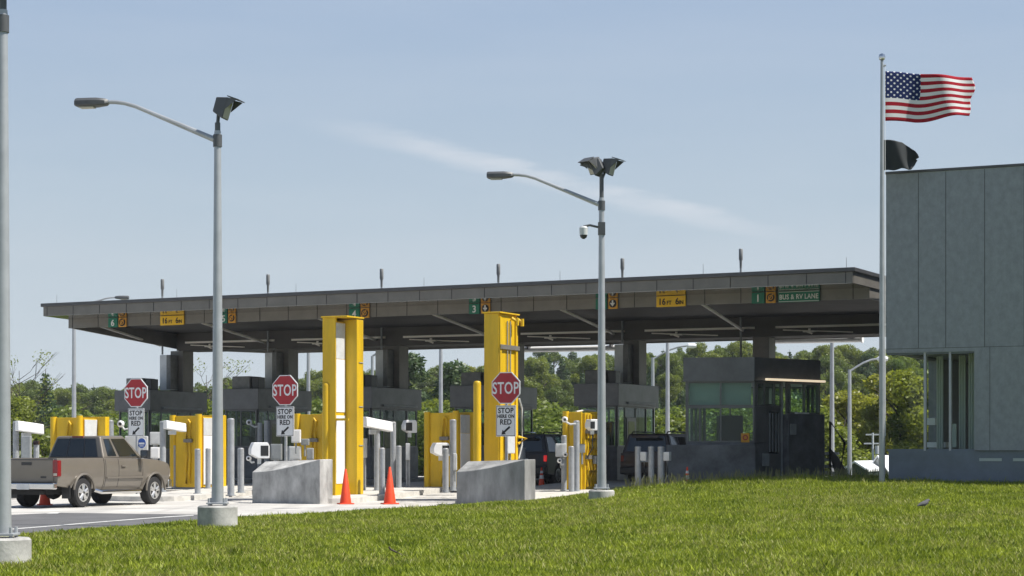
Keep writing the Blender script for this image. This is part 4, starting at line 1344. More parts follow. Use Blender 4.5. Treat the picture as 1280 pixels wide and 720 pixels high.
def pickup(P, rot):
    r_ = empty('pickup_truck', P, rot, 'tan extended cab pickup truck waiting at the lane entrance', 'pickup truck')
    cp = M['carpaint']
    HWD = .98
    RW = .40
    # lower body shell cab + hood (full width) from y=1.0 forward
    front = [(1.0, .46)] + [(2.95, .44)] + list(reversed(arc(3.53, .42, .47, 0, 180, 12)))[0:] + [(4.2, .50), (4.30, .62), (4.33, 1.0), (4.24, 1.15), (4.05, 1.22), (3.65, 1.275), (3.0, 1.315), (2.75, 1.31), (1.0, 1.335)]
    b = MB(); b.prism(front, -HWD, HWD, 'x'); bulge(b.build('cab_body', cp, r_, bevel=.05, seg=3))
    # bed sides with wheel arch
    bed = [(-1.17, .60), (-.47, .52)] + list(reversed(arc(0, .42, .47, 12, 168, 12))) + [(.47, .50), (.975, .47), (.975, 1.335), (-1.17, 1.325)]
    for s_ in (-1, 1):
        b = MB(); b.prism(bed, s_ * HWD, s_ * (HWD - .13), 'x'); bulge(b.build('bed_side', cp, r_, bevel=.035, seg=3))
    b = MB(); b.box(-HWD + .14, HWD - .14, -1.20, -1.13, .66, 1.31); tg = b.build('tailgate', cp, r_, bevel=.025)
    b = MB(); b.box(-.16, .16, -1.215, -1.202, 1.14, 1.22); b.build('handle', M['dark'], tg, bevel=.01)
    b = MB(); b.box(-HWD + .14, HWD - .14, -1.206, -1.198, 1.275, 1.30); b.build('trim', M['dark'], tg)
    b = MB(); b.box(.45, .62, -1.212, -1.202, .80, .85); b.build('badge', M['dark'], tg)
    b = MB(); b.box(-HWD + .13, HWD - .13, -1.12, .97, .70, .76); b.build('bed_floor', M['underbody'], r_)
    b = MB(); b.box(-HWD + .16, HWD - .16, .90, .98, .76, 1.33); b.build('bed_front', cp, r_)
    # cab greenhouse
    zb, zt = 1.32, 1.95
    bot = [Vector((-.92, 1.02, zb)), Vector((.92, 1.02, zb)), Vector((.92, 3.02, zb)), Vector((-.92, 3.02, zb))]
    top = [Vector((-.70, 1.16, zt - .02)), Vector((.70, 1.16, zt - .02)), Vector((.70, 2.30, zt)), Vector((-.70, 2.30, zt))]
    b = MB(); b.hexa(bot + top); b.build('cab_roof', cp, r_, bevel=.05, seg=3)
    rear = [bot[0], bot[1], top[1], top[0]]; right = [bot[1], bot[2], top[2], top[1]]; left = [bot[3], bot[0], top[0], top[3]]; fr = [bot[2], bot[3], top[3], top[2]]
    b = MB(); pane(b, rear, .05, .90, .06, .88); rw = b.build('rear_window', M['darkglass'], r_)
    for u in (.34, .66):
        b = MB(); pane(b, rear, u - .006, u + .006, .06, .90, .02); b.build('divider', M['dark'], rw)
    b = MB(); b.box(-.18, .18, 1.125, 1.16, zt - .06, zt - .015); b.build('brake_light', M['taillight'], r_)
    for side, c in ((1, right), (-1, left)):
        u = (lambda a, b_: (a, b_)) if side > 0 else (lambda a, b_: (1 - b_, 1 - a))
        b = MB(); u0, u1 = u(.11, .33)
        pane(b, c, u0, u1, .10, .86); b.build('quarter_window', M['darkglass'], r_)
        b = MB(); u0, u1 = u(.40, .885)
        q0, q1, q2, q3 = bil(c, u0, .08), bil(c, u1, .08), bil(c, u1 if side < 0 else u1 + .03, .86), bil(c, u0 if side > 0 else u0 - .03, .86)
        b.quad([q0, q1, q2, q3], .012); b.build('door_window', M['darkglass'], r_)
    b = MB(); pane(b, fr, .06, .94, .05, .94); b.build('windscreen', M['darkglass'], r_)
    # doors as skins with shut lines
    for s_ in (1, -1):
        x = s_ * (HWD + .003)
        for (y0, y1, nm) in ((1.06, 1.68, 'rear_door'), (1.695, 2.88, 'door')):
            b = MB(); b.box(min(x, x - s_ * .02), max(x, x - s_ * .02) + 0, y0, y1, .54, 1.27); d_ = bulge(b.build(nm, cp, r_, bevel=.008))
            if nm == 'door':
                b = MB(); b.box(min(x, x + s_ * .035), max(x, x + s_ * .035), y0 + .1, y0 + .30, 1.08, 1.13); b.build('handle', cp, d_, bevel=.012)
        for y in (1.05, 1.687, 2.885):
            b = MB(); b.box(min(x, x - s_ * .03), max(x, x - s_ * .03), y - .009, y + .009, .52, 1.30)
            bulge(b.build('shut_line', M['seam'], r_, smooth=False))
        b = MB(); b.box(min(x, x + s_ * .025), max(x, x + s_ * .025), 1.07, 2.87, .76, .81); b.build('side_moulding', cp, r_, bevel=.01)
        # arch lips
        for cy in (0, 3.53):
            mbx = MB(); prev = None
            pts = [(x + s_ * .012, p[0], p[1]) for p in arc(cy, .42, .485, -2 if cy else 8, 182 if cy else 172, 16)]
            mbx.tube(pts, .035, 6); mbx.build('arch_flare', cp, r_)
        b = MB(); b.tube([(s_ * .9, .62, .46), (s_ * 1.03, .74, .40), (s_ * 1.03, 2.65, .40), (s_ * .9, 2.8, .46)], .055, 10); b.build('step_bar', M['chrome'], r_)
        # lights
        b = MB(); b.box(s_ * HWD - (.15 if s_ > 0 else -.02), s_ * HWD + (.02 if s_ > 0 else .15) - (.0), -1.225, -1.06, .84, 1.27) if s_ > 0 else b.box(-HWD - .02, -HWD + .13, -1.225, -1.06, .84, 1.27)
        tl = b.build('tail_light', M['taillight'], r_, bevel=.02)
        b = MB(); xx = s_ * (HWD - .06); b.box(xx - .05, xx + .05, -1.234, -1.226, .86, .93); b.build('reverse_lamp', M['lampglass'], tl)
        b = MB(); b.box(min(s_ * 1.0, s_ * 1.26), max(s_ * 1.0, s_ * 1.26), 2.70, 2.86, 1.33, 1.55); mi = b.build('mirror', M['dark'], r_, bevel=.03)
        b = MB(); b.box(s_ * 1.14 - .09, s_ * 1.14 + .09, 2.69, 2.699, 1.36, 1.52); b.build('mirror_glass', M['chrome'], mi)
        b = MB(); b.box(min(s_ * .6, s_ * .97), max(s_ * .6, s_ * .97), 4.26, 4.345, .78, .97); b.build('headlight', M['lampglass'], r_, bevel=.02)
        wheel(r_, s_ * .83, 0, RW, .27, s_); wheel(r_, s_ * .83, 3.53, RW, .27, s_)
    b = MB(); b.box(-.97, .97, -1.36, -1.18, .50, .68); bu = b.build('rear_bumper', M['chrome'], r_, bevel=.04, seg=3)
    b = MB(); b.box(-.2, .2, -1.368, -1.362, .50, .65); b.build('licence_plate', M['offwhite'], bu)
    b = MB(); b.box(-.9, .9, -1.34, -1.19, .685, .70); b.build('step_pad', M['dark'], bu)
    b = MB(); b.box(-.97, .97, 4.26, 4.45, .45, .70); b.build('front_bumper', M['chrome'], r_, bevel=.04)
    b = MB(); b.box(-.55, .55, 4.3, 4.35, .74, 1.0); b.build('grille', M['dark'], r_)
    b = MB(); b.box(-.55, .55, -1.1, 4.0, .36, .58); b.box(-.75, .75, -.06, .06, .33, .45); b.tube([(.45, -1.25, .42), (.55, .8, .36)], .04, 8); b.lathe([(.16, -.16), (.2, 0), (.16, .16)], 12, axis='y', o=(0, 0, .4)); b.build('chassis', M['underbody'], r_)
    b = MB(); b.box(-.8, .8, -.5, .5, .52, .8); b.box(-.8, .8, 3.0, 4.05, .52, .85); b.build('wheel_well', M['underbody'], r_)
    for y in (-.62,):
        for s_ in (-1, 1):
            b = MB(); b.box(s_ * .84 - .13, s_ * .84 + .13, y - .01, y + .01, .25, .6); b.build('mud_flap', M['dark'], r_)
    return r_


th = R(-22.0)
RW_ = ground_at(103, 634.3)
Lr = Vector((math.cos(th), math.sin(th), 0))
pickup((RW_.x - Lr.x * .93, RW_.y - Lr.y * .93, 0), th)


def suv(P, rot, paint, label, lit_tail):
    r_ = empty('sport_utility_vehicle', P, rot, label, 'vehicle', 'dark vehicles stopped at the booths')
    HWD = .96
    body = [(-1.0, .42), (-.45, .38)] + list(reversed(arc(0, .38, .44, 0, 180, 12))) + [(.45, .36), (2.3, .36)] + list(reversed(arc(2.85, .38, .44, 0, 180, 12))) + [(3.4, .36), (3.72, .5), (3.75, .95), (3.5, 1.05), (2.5, 1.14), (2.2, 1.16), (-1.02, 1.16), (-1.06, .8)]
    b = MB(); b.prism(body, -HWD, HWD, 'x'); b.build('body', paint, r_, bevel=.05, seg=3)
    bot = [Vector((-.93, -1.0, 1.14)), Vector((.93, -1.0, 1.14)), Vector((.93, 2.45, 1.14)), Vector((-.93, 2.45, 1.14))]
    top = [Vector((-.74, -.84, 1.84)), Vector((.74, -.84, 1.84)), Vector((.74, 1.65, 1.84)), Vector((-.74, 1.65, 1.84))]
    b = MB(); b.hexa(bot + top); b.build('cabin_roof', paint, r_, bevel=.06, seg=3)
    rear = [bot[0], bot[1], top[1], top[0]]; right = [bot[1], bot[2], top[2], top[1]]; left = [bot[3], bot[0], top[0], top[3]]; fr = [bot[2], bot[3], top[3], top[2]]
    b = MB(); pane(b, rear, .08, .92, .12, .86); b.build('rear_window', M['darkglass'], r_)
    for s_, c in ((1, right), (-1, left)):
        for (u0, u1) in ((.05, .30), (.33, .60), (.63, .88)):
            if s_ < 0: u0, u1 = 1 - u1, 1 - u0
            b = MB(); pane(b, c, u0, u1, .1, .84); b.build('side_window', M['darkglass'], r_)
        b = MB(); b.tube([(s_ * .66, -.7, 1.85), (s_ * .66, -.6, 1.91), (s_ * .66, 1.4, 1.91), (s_ * .66, 1.5, 1.85)], .025, 6); b.build('roof_rail', M['chrome'] if lit_tail else M['dark'], r_)
        b = MB(); b.box(s_ * .885 - .06, s_ * .885 + .06, -1.075, -.98, .86, 1.08); b.build('tail_light', M['brake'] if lit_tail and s_ > 0 else M['taillight'], r_, bevel=.02)
        b = MB(); b.box(min(s_ * .95, s_ * 1.2), max(s_ * .95, s_ * 1.2), 2.0, 2.12, 1.16, 1.36); b.build('mirror', M['dark'], r_, bevel=.03)
        wheel(r_, s_ * .80, 0, .37, .25, s_); wheel(r_, s_ * .80, 2.85, .37, .25, s_)
        b = MB(); x = s_ * (HWD + .002)
        for y in (.42, 1.35, 2.3): b.box(min(x, x - s_ * .02), max(x, x - s_ * .02), y - .006, y + .006, .45, 1.12)
        b.build('shut_line_seam', M['seam'], r_, smooth=False)
    b = MB(); pane(b, fr, .06, .94, .06, .92); b.build('windscreen', M['darkglass'], r_)
    b = MB(); b.box(-.95, .95, -1.16, -1.02, .42, .68); b.build('rear_bumper', M['dark'], r_, bevel=.04)
    b = MB(); b.box(-.22, .22, -1.075, -1.062, .84, .97); b.build('licence_plate', M['offwhite'], r_)
    b = MB(); b.box(-.5, .5, -1.13, -1.02, 1.70, 1.76); b.build('spoiler', paint, r_)
    b = MB(); b.box(-.75, .75, -.9, 3.5, .25, .42); b.build('chassis', M['underbody'], r_)
    return r_


RD = Vector((L.x, L.y, 0))
def place_suv(px_corner, Y, right_corner, paint, label, lit):
    P = W(px_corner, 0, Y); P.z = 0
    s_ = .96 if right_corner else -.96
    O_ = P - L * s_ + D * 1.05
    suv((O_.x, O_.y, zr(O_.x, O_.y)), ROT, paint, label, lit)
place_suv(684, 69.5, True, M['navy'], 'dark blue vehicle with its brake light lit, behind the dark wedge barrier', True)
place_suv(775.5, 69.0, False, M['maroon'], 'very dark red vehicle beside the large booth, roof in shade', False)

# ------------------------------------------------------------------ lamp posts (near ones)
def cobra(parent, px, dirx, length, z0, rise, m=M['polesteel']):
    """arm and lamp head leaning out from the pole top; dirx is the sideways direction"""
    u = Vector(dirx)
    pts = []
    for t in (0, .2, .4, .6, .75, .86, .94, 1):
        s_ = t * length
        z = z0 + rise * (1 - (1 - t) ** 1.0) if t < .78 else z0 + rise * (.78 + .22 * (1 - ((1 - (t - .78) / .22)) ** 2) * .35)
        pts.append(u * s_ + Vector((0, 0, z)))
    b = MB(); b.tube(pts, [.062, .056, .05, .045, .042, .04, .04, .04], 10); arm = b.build('arm', m, parent)
    e = pts[-1]
    b = MB()
    w, h, l = .15, .085, .68
    sx = [(0, .05, .04), (.05, w * .7, h * .75), (.25, w, h), (.64, w, h), (l, w * .92, h * .85)]
    vs, fs = [], []
    n_ = Vector((-u.y, u.x, 0))
    for (s_, ww, hh_) in sx:
        for (a, c) in ((-1, -.7), (-.7, -1), (.7, -1), (1, -.7), (1, .3), (.6, 1), (-.6, 1), (-1, .3)):
            p = e + u * s_ + n_ * (a * ww) + Vector((0, 0, c * hh_)); vs.append(tuple(p))
    for i in range(len(sx) - 1):
        for k in range(8):
            fs.append((i * 8 + k, i * 8 + (k + 1) % 8, (i + 1) * 8 + (k + 1) % 8, (i + 1) * 8 + k))
    fs += [tuple(range(8)), tuple(32 + k for k in range(8))]
    b.add(vs, fs); hd = b.build('lamp_head', M['headgrey'], parent)
    b = MB(); 
    q_ = [e + u * a + n_ * c + Vector((0, 0, -h - .004)) for a, c in ((.3, -w * .6), (.3, w * .6), (.6, w * .6), (.6, -w * .6))]
    b.hexa([tuple(x + Vector((0, 0, -.02))) for x in q_] + [tuple(x) for x in q_]); b.build('lens', M['lampglass'], hd)


def flood(parent, at, face, tilt):
    """box floodlight with a visor; face = horizontal angle of its beam"""
    r = Matrix.Rotation(face, 4, 'Z') @ Matrix.Rotation(tilt, 4, 'X') @ Matrix.Diagonal((.78, .78, .95, 1))
    T = Matrix.Translation(at)
    def put(mb): 
        mb.v = [tuple(T @ (r @ Vector(v))) for v in mb.v]; return mb
    b = MB(); b.hexa([(-.22, -.12, -.24), (.22, -.12, -.24), (.13, .22, -.14), (-.13, .22, -.14), (-.22, -.12, .22), (.22, -.12, .22), (.13, .22, .17), (-.13, .22, .17)])
    o = put(b).build('floodlight', M['headgrey'], parent, bevel=.02)
    b = MB(); b.box(-.19, .19, -.132, -.122, -.21, .19); put(b).build('lens', M['lampglass'], o)
    b = MB(); b.hexa([(-.24, -.42, .215), (.24, -.42, .215), (.23, -.10, .235), (-.23, -.10, .235), (-.24, -.42, .235), (.24, -.42, .235), (.23, -.10, .255), (-.23, -.10, .255)])
    for sx in (-1, 1): b.hexa([(sx * .235 - .006, -.36, .2), (sx * .235 + .006, -.36, .2), (sx * .235 + .006, -.122, -.05), (sx * .235 - .006, -.122, -.05), (sx * .235 - .006, -.36, .214), (sx * .235 + .006, -.36, .214), (sx * .235 + .006, -.122, .214), (sx * .235 - .006, -.122, .214)])
    put(b).build('visor', M['headgrey'], o)
    c_ = T @ (r @ Vector((0, .1, -.12)))
    b = MB(); b.tube([(0, 0, at[2] - .36), (c_.x * .55, c_.y * .55, c_.z - .12), c_], .035, 8); b.build('yoke', M['headgrey'], parent)
    return o


def lamp_post(px, Y, ground_z, base_top, joint_z, label, baser, floods, camera_at=None, arm=True):
    X = (px - 640) * Y / F
    r_ = empty('lamp_post', (X, Y, ground_z), 0, label, 'lamp post', 'lamp posts along the grass')
    zb, zj = base_top - ground_z, joint_z - ground_z
    b = MB(); b.lathe([(baser, -.4), (baser, zb - .03), (baser - .03, zb)], 32); b.build('concrete_base', M['concrete'], r_)
    b = MB(); b.box(-.2, .2, -.2, .2, zb + .03, zb + .065); pl_ = b.build('base_flange', M['polesteel'], r_, bevel=.01)
    for sx in (-1, 1):
        for sy in (-1, 1):
            b = MB(); b.tube([(sx * .15, sy * .15, zb), (sx * .15, sy * .15, zb + .15)], .025, 6); b.build('anchor_bolt', M['steel'], pl_)
    b = MB(); b.lathe([(.122, zb + .066), (.117, zb + .4), (.068, zj + .15), (.064, zj + .2)], 24); b.build('pole', M['polesteel'], r_)
    b = MB(); b.lathe([(.09, zj - .12), (.09, zj + .12)], 14); b.build('collar', M['headgrey'], r_)
    if arm:
        cobra(r_, px, (-.985, .17, 0), 2.28, zj + .0, .98)
    b = MB(); b.tube([(0, 0, zj + .2), (.0, 0, zj + (.72 if camera_at else .36))], .055, 10); b.build('tenon', M['headgrey'], r_)
    for (dx, dz, f_, t_) in floods:
        flood(r_, (dx, 0, zj + dz), f_, t_)
    if camera_at:
        z = zj - camera_at
        b = MB(); b.box(-.09, .09, -.09, .09, z - .2, z + .12); b.build('camera_bracket', M['headgrey'], r_)
        b = MB(); b.tube([(-.09, 0, z), (-.3, 0, z + .05), (-.46, 0, z + .02)], .03, 8); b.build('camera_arm', M['headgrey'], r_)
        b = MB(); b.lathe([(.10, z - .2), (.11, z - .02), (.08, z + .02)], 14, o=(-.46, 0, 0)); cm = b.build('dome_camera', M['offwhite'], r_)
        b = MB(); b.lathe([(.03, z - .30), (.08, z - .26), (.098, z - .202)], 14, o=(-.46, 0, 0)); b.build('dome', M['dark'], cm)
    return r_


Y0 = 27.7
lamp_post(3.5, Y0, W(0, 708, Y0).z, W(0, 672, Y0).z, W(0, 30, Y0).z, 'tall steel lamp post cut by the photo edge, on a round concrete base', .395, [(.12, .62, R(100), R(12))], arm=False)
Y1 = 39.0
lamp_post(272, Y1, W(0, 658, Y1).z, W(0, 632, Y1).z, W(0, 176, Y1).z, 'steel lamp post with one floodlight, on a round base beside the asphalt', .395, [(.12, .66, R(78), R(16))])
Y2_ = 50.0
lamp_post(752, Y2_, W(0, 619, Y2_).z, W(0, 612.5, Y2_).z, W(0, 257, Y2_).z, 'steel lamp post with three floodlights and a camera, on the grass edge', .33, [(-.19, 1.03, R(-50), R(26)), (.20, 1.0, R(66), R(14)), (-.12, .98, R(-115), R(26))], camera_at=.55)

# ------------------------------------------------------------------ far lamp posts
def far_lamp(px, Y, top_py, label, armdir=1, armlen=2.2, curved=False, zbase=-2.5, rise=1.0):
    X = (px - 640) * Y / F
    zt_ = HC + (HY - top_py) * Y / F - zbase
    r_ = empty('distant_lamp_post', (X, Y, zbase), 0, label, 'lamp post', 'lamp posts beyond the canopy')
    b = MB(); b.lathe([(.13, 0), (.085, zt_)], 10); b.build('pole', M['polesteel'], r_)
    if curved:
        pts = [(armdir * armlen * t, 0, zt_ - .1 + rise * math.sin(t * math.pi / 2)) for t in (0, .25, .5, .75, 1)]
        b = MB(); b.tube(pts, .05, 8); b.build('arm', M['polesteel'], r_)
        e = pts[-1]
        b = MB(); b.lathe([(.03, -.1), (.14, .05), (.15, .35), (.1, .5)], 10, axis='x', o=(e[0] - (0 if armdir > 0 else .5), 0, e[2])); b.build('lamp_head', M['white'], r_)
    else:
        cobra(r_, 0, (armdir, 0, 0), armlen, zt_, rise)
    return r_


far_lamp(92.5, 96, 385, 'distant lamp post whose arm shows above the canopy end', 1, 2.0, False, -.6, .6)
far_lamp(385.5, 104, 425, 'distant lamp post behind the middle stop sign', -1, 2.2, False, -.8)
far_lamp(551, 100, 420, 'distant lamp post behind the low yellow panel of the closed lane', -1, 2.2, False, -.8)
far_lamp(465.5, 112, 445, 'distant lamp post above the booth behind the tall portal', 1, 1.6, False, -1.5)
far_lamp(816, 108, 447, 'distant lamp post with rising arm behind the maroon vehicle', 1, 1.9, True, -1.2, .75)
far_lamp(834.5, 98, 420, 'distant lamp post just outside the large booth window', -1, 2.2, False, -.8)
far_lamp(1040, 92, 410, 'distant lamp post above the stair with black rail', -1, 2.2, False, -.6)
far_lamp(1062, 100, 462, 'distant lamp post with curved arm reaching toward the flagpole', 1, 1.45, True, -.9, .65)
# utility pole far right
X = (1091 - 640) * 110 / F
r_ = empty('utility_pole', (X, 110, -3), 0, 'thin utility pole with crossarms above the far house roofs', 'utility pole')
zz = HC + (HY - 541) * 110 / F + 3
b = MB(); b.tube([(0, 0, 0), (0, 0, zz)], .06, 8); b.build('pole', M['offwhite'], r_)
for dz, w in ((-.1, .40), (-.6, .5)):
    b = MB(); b.box(-w, w, -.04, .04, zz + dz - .04, zz + dz + .04); b.build('crossarm', M['offwhite'], r_)
b = MB(); b.lathe([(.13, zz - 1.2), (.13, zz - .72)], 10, o=(.25, 0, 0)); b.build('transformer', M['offwhite'], r_)

# far houses
def house(px0, px1, ridge, eave, Y, label, m):
    P = W((px0 + px1) / 2, 0, Y); w = (px1 - px0) * Y / F / 2
    zr_, ze_ = HC + (HY - ridge) * Y / F, HC + (HY - eave) * Y / F
    zb_ = hillz(P.x, Y) - .3
    r_ = empty('distant_house', (P.x, Y, zb_), -.35, label, 'house')
    b = MB(); b.box(-w * .9, w * .9, 0, 5, 0, ze_ - zb_); b.prism([(-w * .9, ze_ - zb_), (w * .9, ze_ - zb_), (0, zr_ - zb_ - .12)], .0, 5, 'y'); b.build('wall', m, r_, smooth=False)
    b = MB()
    for s_ in (-1, 1):
        b.hexa([(0, -.3, zr_ - zb_ - .1), (s_ * w, -.3, ze_ - zb_ - .1), (s_ * w, 5.3, ze_ - zb_ - .1), (0, 5.3, zr_ - zb_ - .1), (0, -.3, zr_ - zb_), (s_ * w, -.3, ze_ - zb_), (s_ * w, 5.3, ze_ - zb_), (0, 5.3, zr_ - zb_)])
    b.build('roof', M['roofwhite'], r_, smooth=False)
house(1052, 1086, 576, 587, 103, 'small distant house with a white roof beyond the stair', M['room'])
house(1083, 1112, 569, 590, 107, 'pale grey distant gable behind the flagpole', M['offwhite'])

# ------------------------------------------------------------------ main building
BC = Vector(((1107.5 - 640) * 54 / F, 54.0, 0))
GZ = .3
bd = empty('port_building', (BC.x, BC.y, GZ), ROT, 'large grey clad building with a corner window beside the flagpole', 'building')
ZTOP = HC + (HY - 218) * 54 / F - GZ
ZW1 = HC + (HY - 441.5) * 54 / F - GZ
ZW0 = HC + (HY - 563.5) * 54 / F - GZ
WX = 2.42          # end of the window along the front
EY = 4.9           # glazed length of the end wall
BLN, BDP = 34.0, 24.0
b = MB(); b.box(0, BLN, 0, .35, ZW1, ZTOP); b.box(WX, BLN, 0, .35, ZW0, ZW1 - .0); b.box(0, .35, .35, BDP, ZW1, ZTOP); b.box(0, .35, EY, BDP, ZW0, ZW1)
b.box(BLN - .35, BLN, .35, BDP, 0, ZTOP); b.box(.35, BLN - .35, BDP - .35, BDP, ZW1 + .5, ZTOP); b.box(.35, BLN - .35, BDP - .35, BDP, 0, ZW0)
b.build('wall', M['zinc'], bd, smooth=False)
b = MB(); b.box(.06, BLN, .05, .35, -.6, ZW0 - .003); b.box(.06, .35, .35, BDP, -.6, ZW0 - .003); b.build('plinth', M['zincblue'], bd, smooth=False)
b = MB(); b.box(-.03, BLN, -.03, .4, ZTOP + .002, ZTOP + .07); b.box(-.03, .4, .4, BDP, ZTOP + .002, ZTOP + .07); b.build('coping', M['fasciacap'], bd, bevel=.01)
b = MB(); b.box(.35, BLN - .35, .35, BDP - .35, ZTOP - .5, ZTOP - .2); b.build('roof', M['under'], bd)
b = MB()
for x in (.02,): pass
rr = random.Random(3)
rows = [(ZW1 + .02, ZTOP - 1.05), (ZTOP - 1.04, ZTOP)]
x = .9
while x < 12:
    b.box(x - .008, x + .008, -.004, .0, ZW1 + .12, ZTOP - .02); x += rr.choice([.75, .9, 1.05])
x = WX + .42
while x < 12:
    b.box(x - .006, x + .006, -.004, .0, ZW0 + .01, ZW1 + .1); x += rr.choice([.9, 1.05, 1.2])
b.box(.02, 12, -.004, .0, ZW1 + .105, ZW1 + .118); b.box(WX + .01, 12, -.004, 0, ZW0, ZW0 + .01)
b.build('panel_seam', mat('cladding_joint', (.075, .08, .086), .8), bd, smooth=False)
# window: frames and panes
fm = M['polesteel']
def fpane(name, x0, x1, y0, y1, z0, z1, m): 
    g = MB(); g.box(x0, x1, y0, y1, z0, z1); return g.build(name, m, bd, smooth=False)
XS = [.0, 1.06, 1.75, WX]
for a, c in zip(XS, XS[1:]):
    fpane('window_pane', a + .03, c - .03, .14, .155, ZW0 + .05, ZW1 - .05, M['clearglass'])
for a in XS[1:3]:
    fpane('mullion', a - .03, a + .03, .06, .2, ZW0 + .002, ZW1 - .002, fm)
fpane('window_frame', .0, WX, .08, .2, ZW0 - .002, ZW0 + .05, M['zincblue'])
fpane('window_frame', .0, WX, .08, .2, ZW1 - .05, ZW1 + .002, M['zincblue'])
for a, c in ((.17, EY),):
    fpane('window_pane', .14, .155, a + .02, c - .02, ZW0 + .05, ZW1 - .05, M['clearglass'])
# the room behind
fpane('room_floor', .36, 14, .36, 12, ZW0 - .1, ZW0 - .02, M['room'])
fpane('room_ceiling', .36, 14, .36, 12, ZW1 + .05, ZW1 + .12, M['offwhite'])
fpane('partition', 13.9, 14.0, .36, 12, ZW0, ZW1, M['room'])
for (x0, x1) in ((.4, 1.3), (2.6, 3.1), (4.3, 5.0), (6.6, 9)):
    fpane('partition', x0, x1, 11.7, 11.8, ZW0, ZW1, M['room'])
def bx_(px, ly):
    k = (px - 640) / F; o = BC + D * ly
    return (k * o.y - o.x) / (L.x - k * L.y)
for (px, y) in ((1172, 2.4), (1200, 2.2), (1212, 1.2), (1238, 2.4)):
    g = MB(); x = bx_(px, y)
    for k in range(5):
        g.tube([(x + .035 * k, y + .02 * (k % 2), ZW0), (x + .035 * k, y + .02 * (k % 2), ZW1)], .03, 6)
    g.build('curtain', M['curtain'], bd)
fpane('desk', bx_(1160, 3), bx_(1184, 3), 2.8, 3.6, ZW0 + .1, ZW0 + .25, M['white'])
fpane('chair_back', bx_(1190, 1.4), bx_(1196, 1.4), 1.35, 1.42, ZW0 + .1, ZW0 + .75, M['curtain'])
fpane('lamp_box', bx_(1160, 3.2), bx_(1170, 3.2), 3.1, 3.3, ZW0 + .75, ZW0 + .95, M['white'])
for x in (2.55, 3.45):
    g = MB(); g.box(x, x + .6, .03, .049, ZW0 - .28, ZW0 - .2); g.build('vent', M['curtain'], bd)

# ------------------------------------------------------------------ flagpole and flags
YF = 53.0
X = (1102.5 - 640) * YF / F
zb = gz(X, YF)
ztop = HC + (HY - 76) * YF / F
r_ = empty('flagpole', (X, YF, zb), 0, 'tall grey flagpole at the building corner', 'flagpole')
b = MB(); b.lathe([(.085, -.1), (.08, 3), (.042, ztop - zb)], 16); b.build('pole', M['polesteel'], r_)
b = MB(); b.lathe([(.02, 0), (.075, .03), (.095, .1), (.075, .17), (.01, .2)], 14, o=(0, 0, ztop - zb)); b.build('finial_ball', M['chrome'], r_)
b = MB(); b.tube([(.075, -.02, ztop - zb - .1), (.09, -.02, 1.3)], .008, 5); b.build('halyard', M['white'], r_)
b = MB(); b.tube([(.02, 0, ztop - zb - .15), (.1, 0, ztop - zb - .12)], .03, 6); b.build('truck_pulley', M['steel'], r_)

# national flag, waving
def flagmat():
    m = bpy.data.materials.new("flag_cloth")
    nt, N, K = nodes(m)
    bs = N["Principled BSDF"]; bs.inputs["Roughness"].default_value = .8; bs.inputs["Specular IOR Level"].default_value = .2
    uv = N.new("ShaderNodeUVMap"); uv.uv_map = "UVMap"
    sx = N.new("ShaderNodeSeparateXYZ"); K.new(uv.outputs[0], sx.inputs[0])
    def mth(op, a, b_=None, c=None):
        n = N.new("ShaderNodeMath"); n.operation = op
        for i, v in enumerate((a, b_, c)):
            if v is None: continue
            if isinstance(v, (int, float)): n.inputs[i].default_value = v
            else: K.new(v, n.inputs[i])
        return n.outputs[0]
    u, v = sx.outputs[0], sx.outputs[1]
    st_ = mth('MODULO', mth('FLOOR', mth('MULTIPLY', v, 13)), 2)       # 0 at the bottom stripe = red
    can_ = mth('MULTIPLY', mth('LESS_THAN', u, .40), mth('GREATER_THAN', v, 6 / 13))
    # staggered dots for the stars
    cu_ = mth('MULTIPLY', u, 11 / .40 / 2 * 1.0)
    cv_ = mth('MULTIPLY', mth('SUBTRACT', v, 6 / 13), 9 / (7 / 13) / 2)
    def dots(off):
        fx = mth('SUBTRACT', mth('FRACT', mth('ADD', cu_, off)), .5); fy = mth('SUBTRACT', mth('FRACT', mth('ADD', cv_, off)), .5)
        return mth('LESS_THAN', mth('ADD', mth('MULTIPLY', fx, fx), mth('MULTIPLY', fy, fy)), .026)
    star = mth('MAXIMUM', dots(0), dots(.5))
    def mixc(f, a, b_):
        n = N.new("ShaderNodeMix"); n.data_type = 'RGBA'
        K.new(f, n.inputs[0])
        for i, c in ((6, a), (7, b_)):
            if isinstance(c, tuple): n.inputs[i].default_value = (*c, 1)
            else: K.new(c, n.inputs[i])
        return n.outputs[2]
    base = mixc(st_, (.42, .012, .028), (.80, .80, .80))
    blue = mixc(star, (.012, .028, .13), (.75, .76, .78))
    fin = mixc(can_, base, blue)
    d = N.new("ShaderNodeBsdfTranslucent"); K.new(fin, d.inputs[0]); K.new(fin, bs.inputs["Base Color"])
    mx = N.new("ShaderNodeMixShader"); mx.inputs[0].default_value = .3
    K.new(bs.outputs[0], mx.inputs[1]); K.new(d.outputs[0], mx.inputs[2]); K.new(mx.outputs[0], N["Material Output"].inputs[0])
    return m


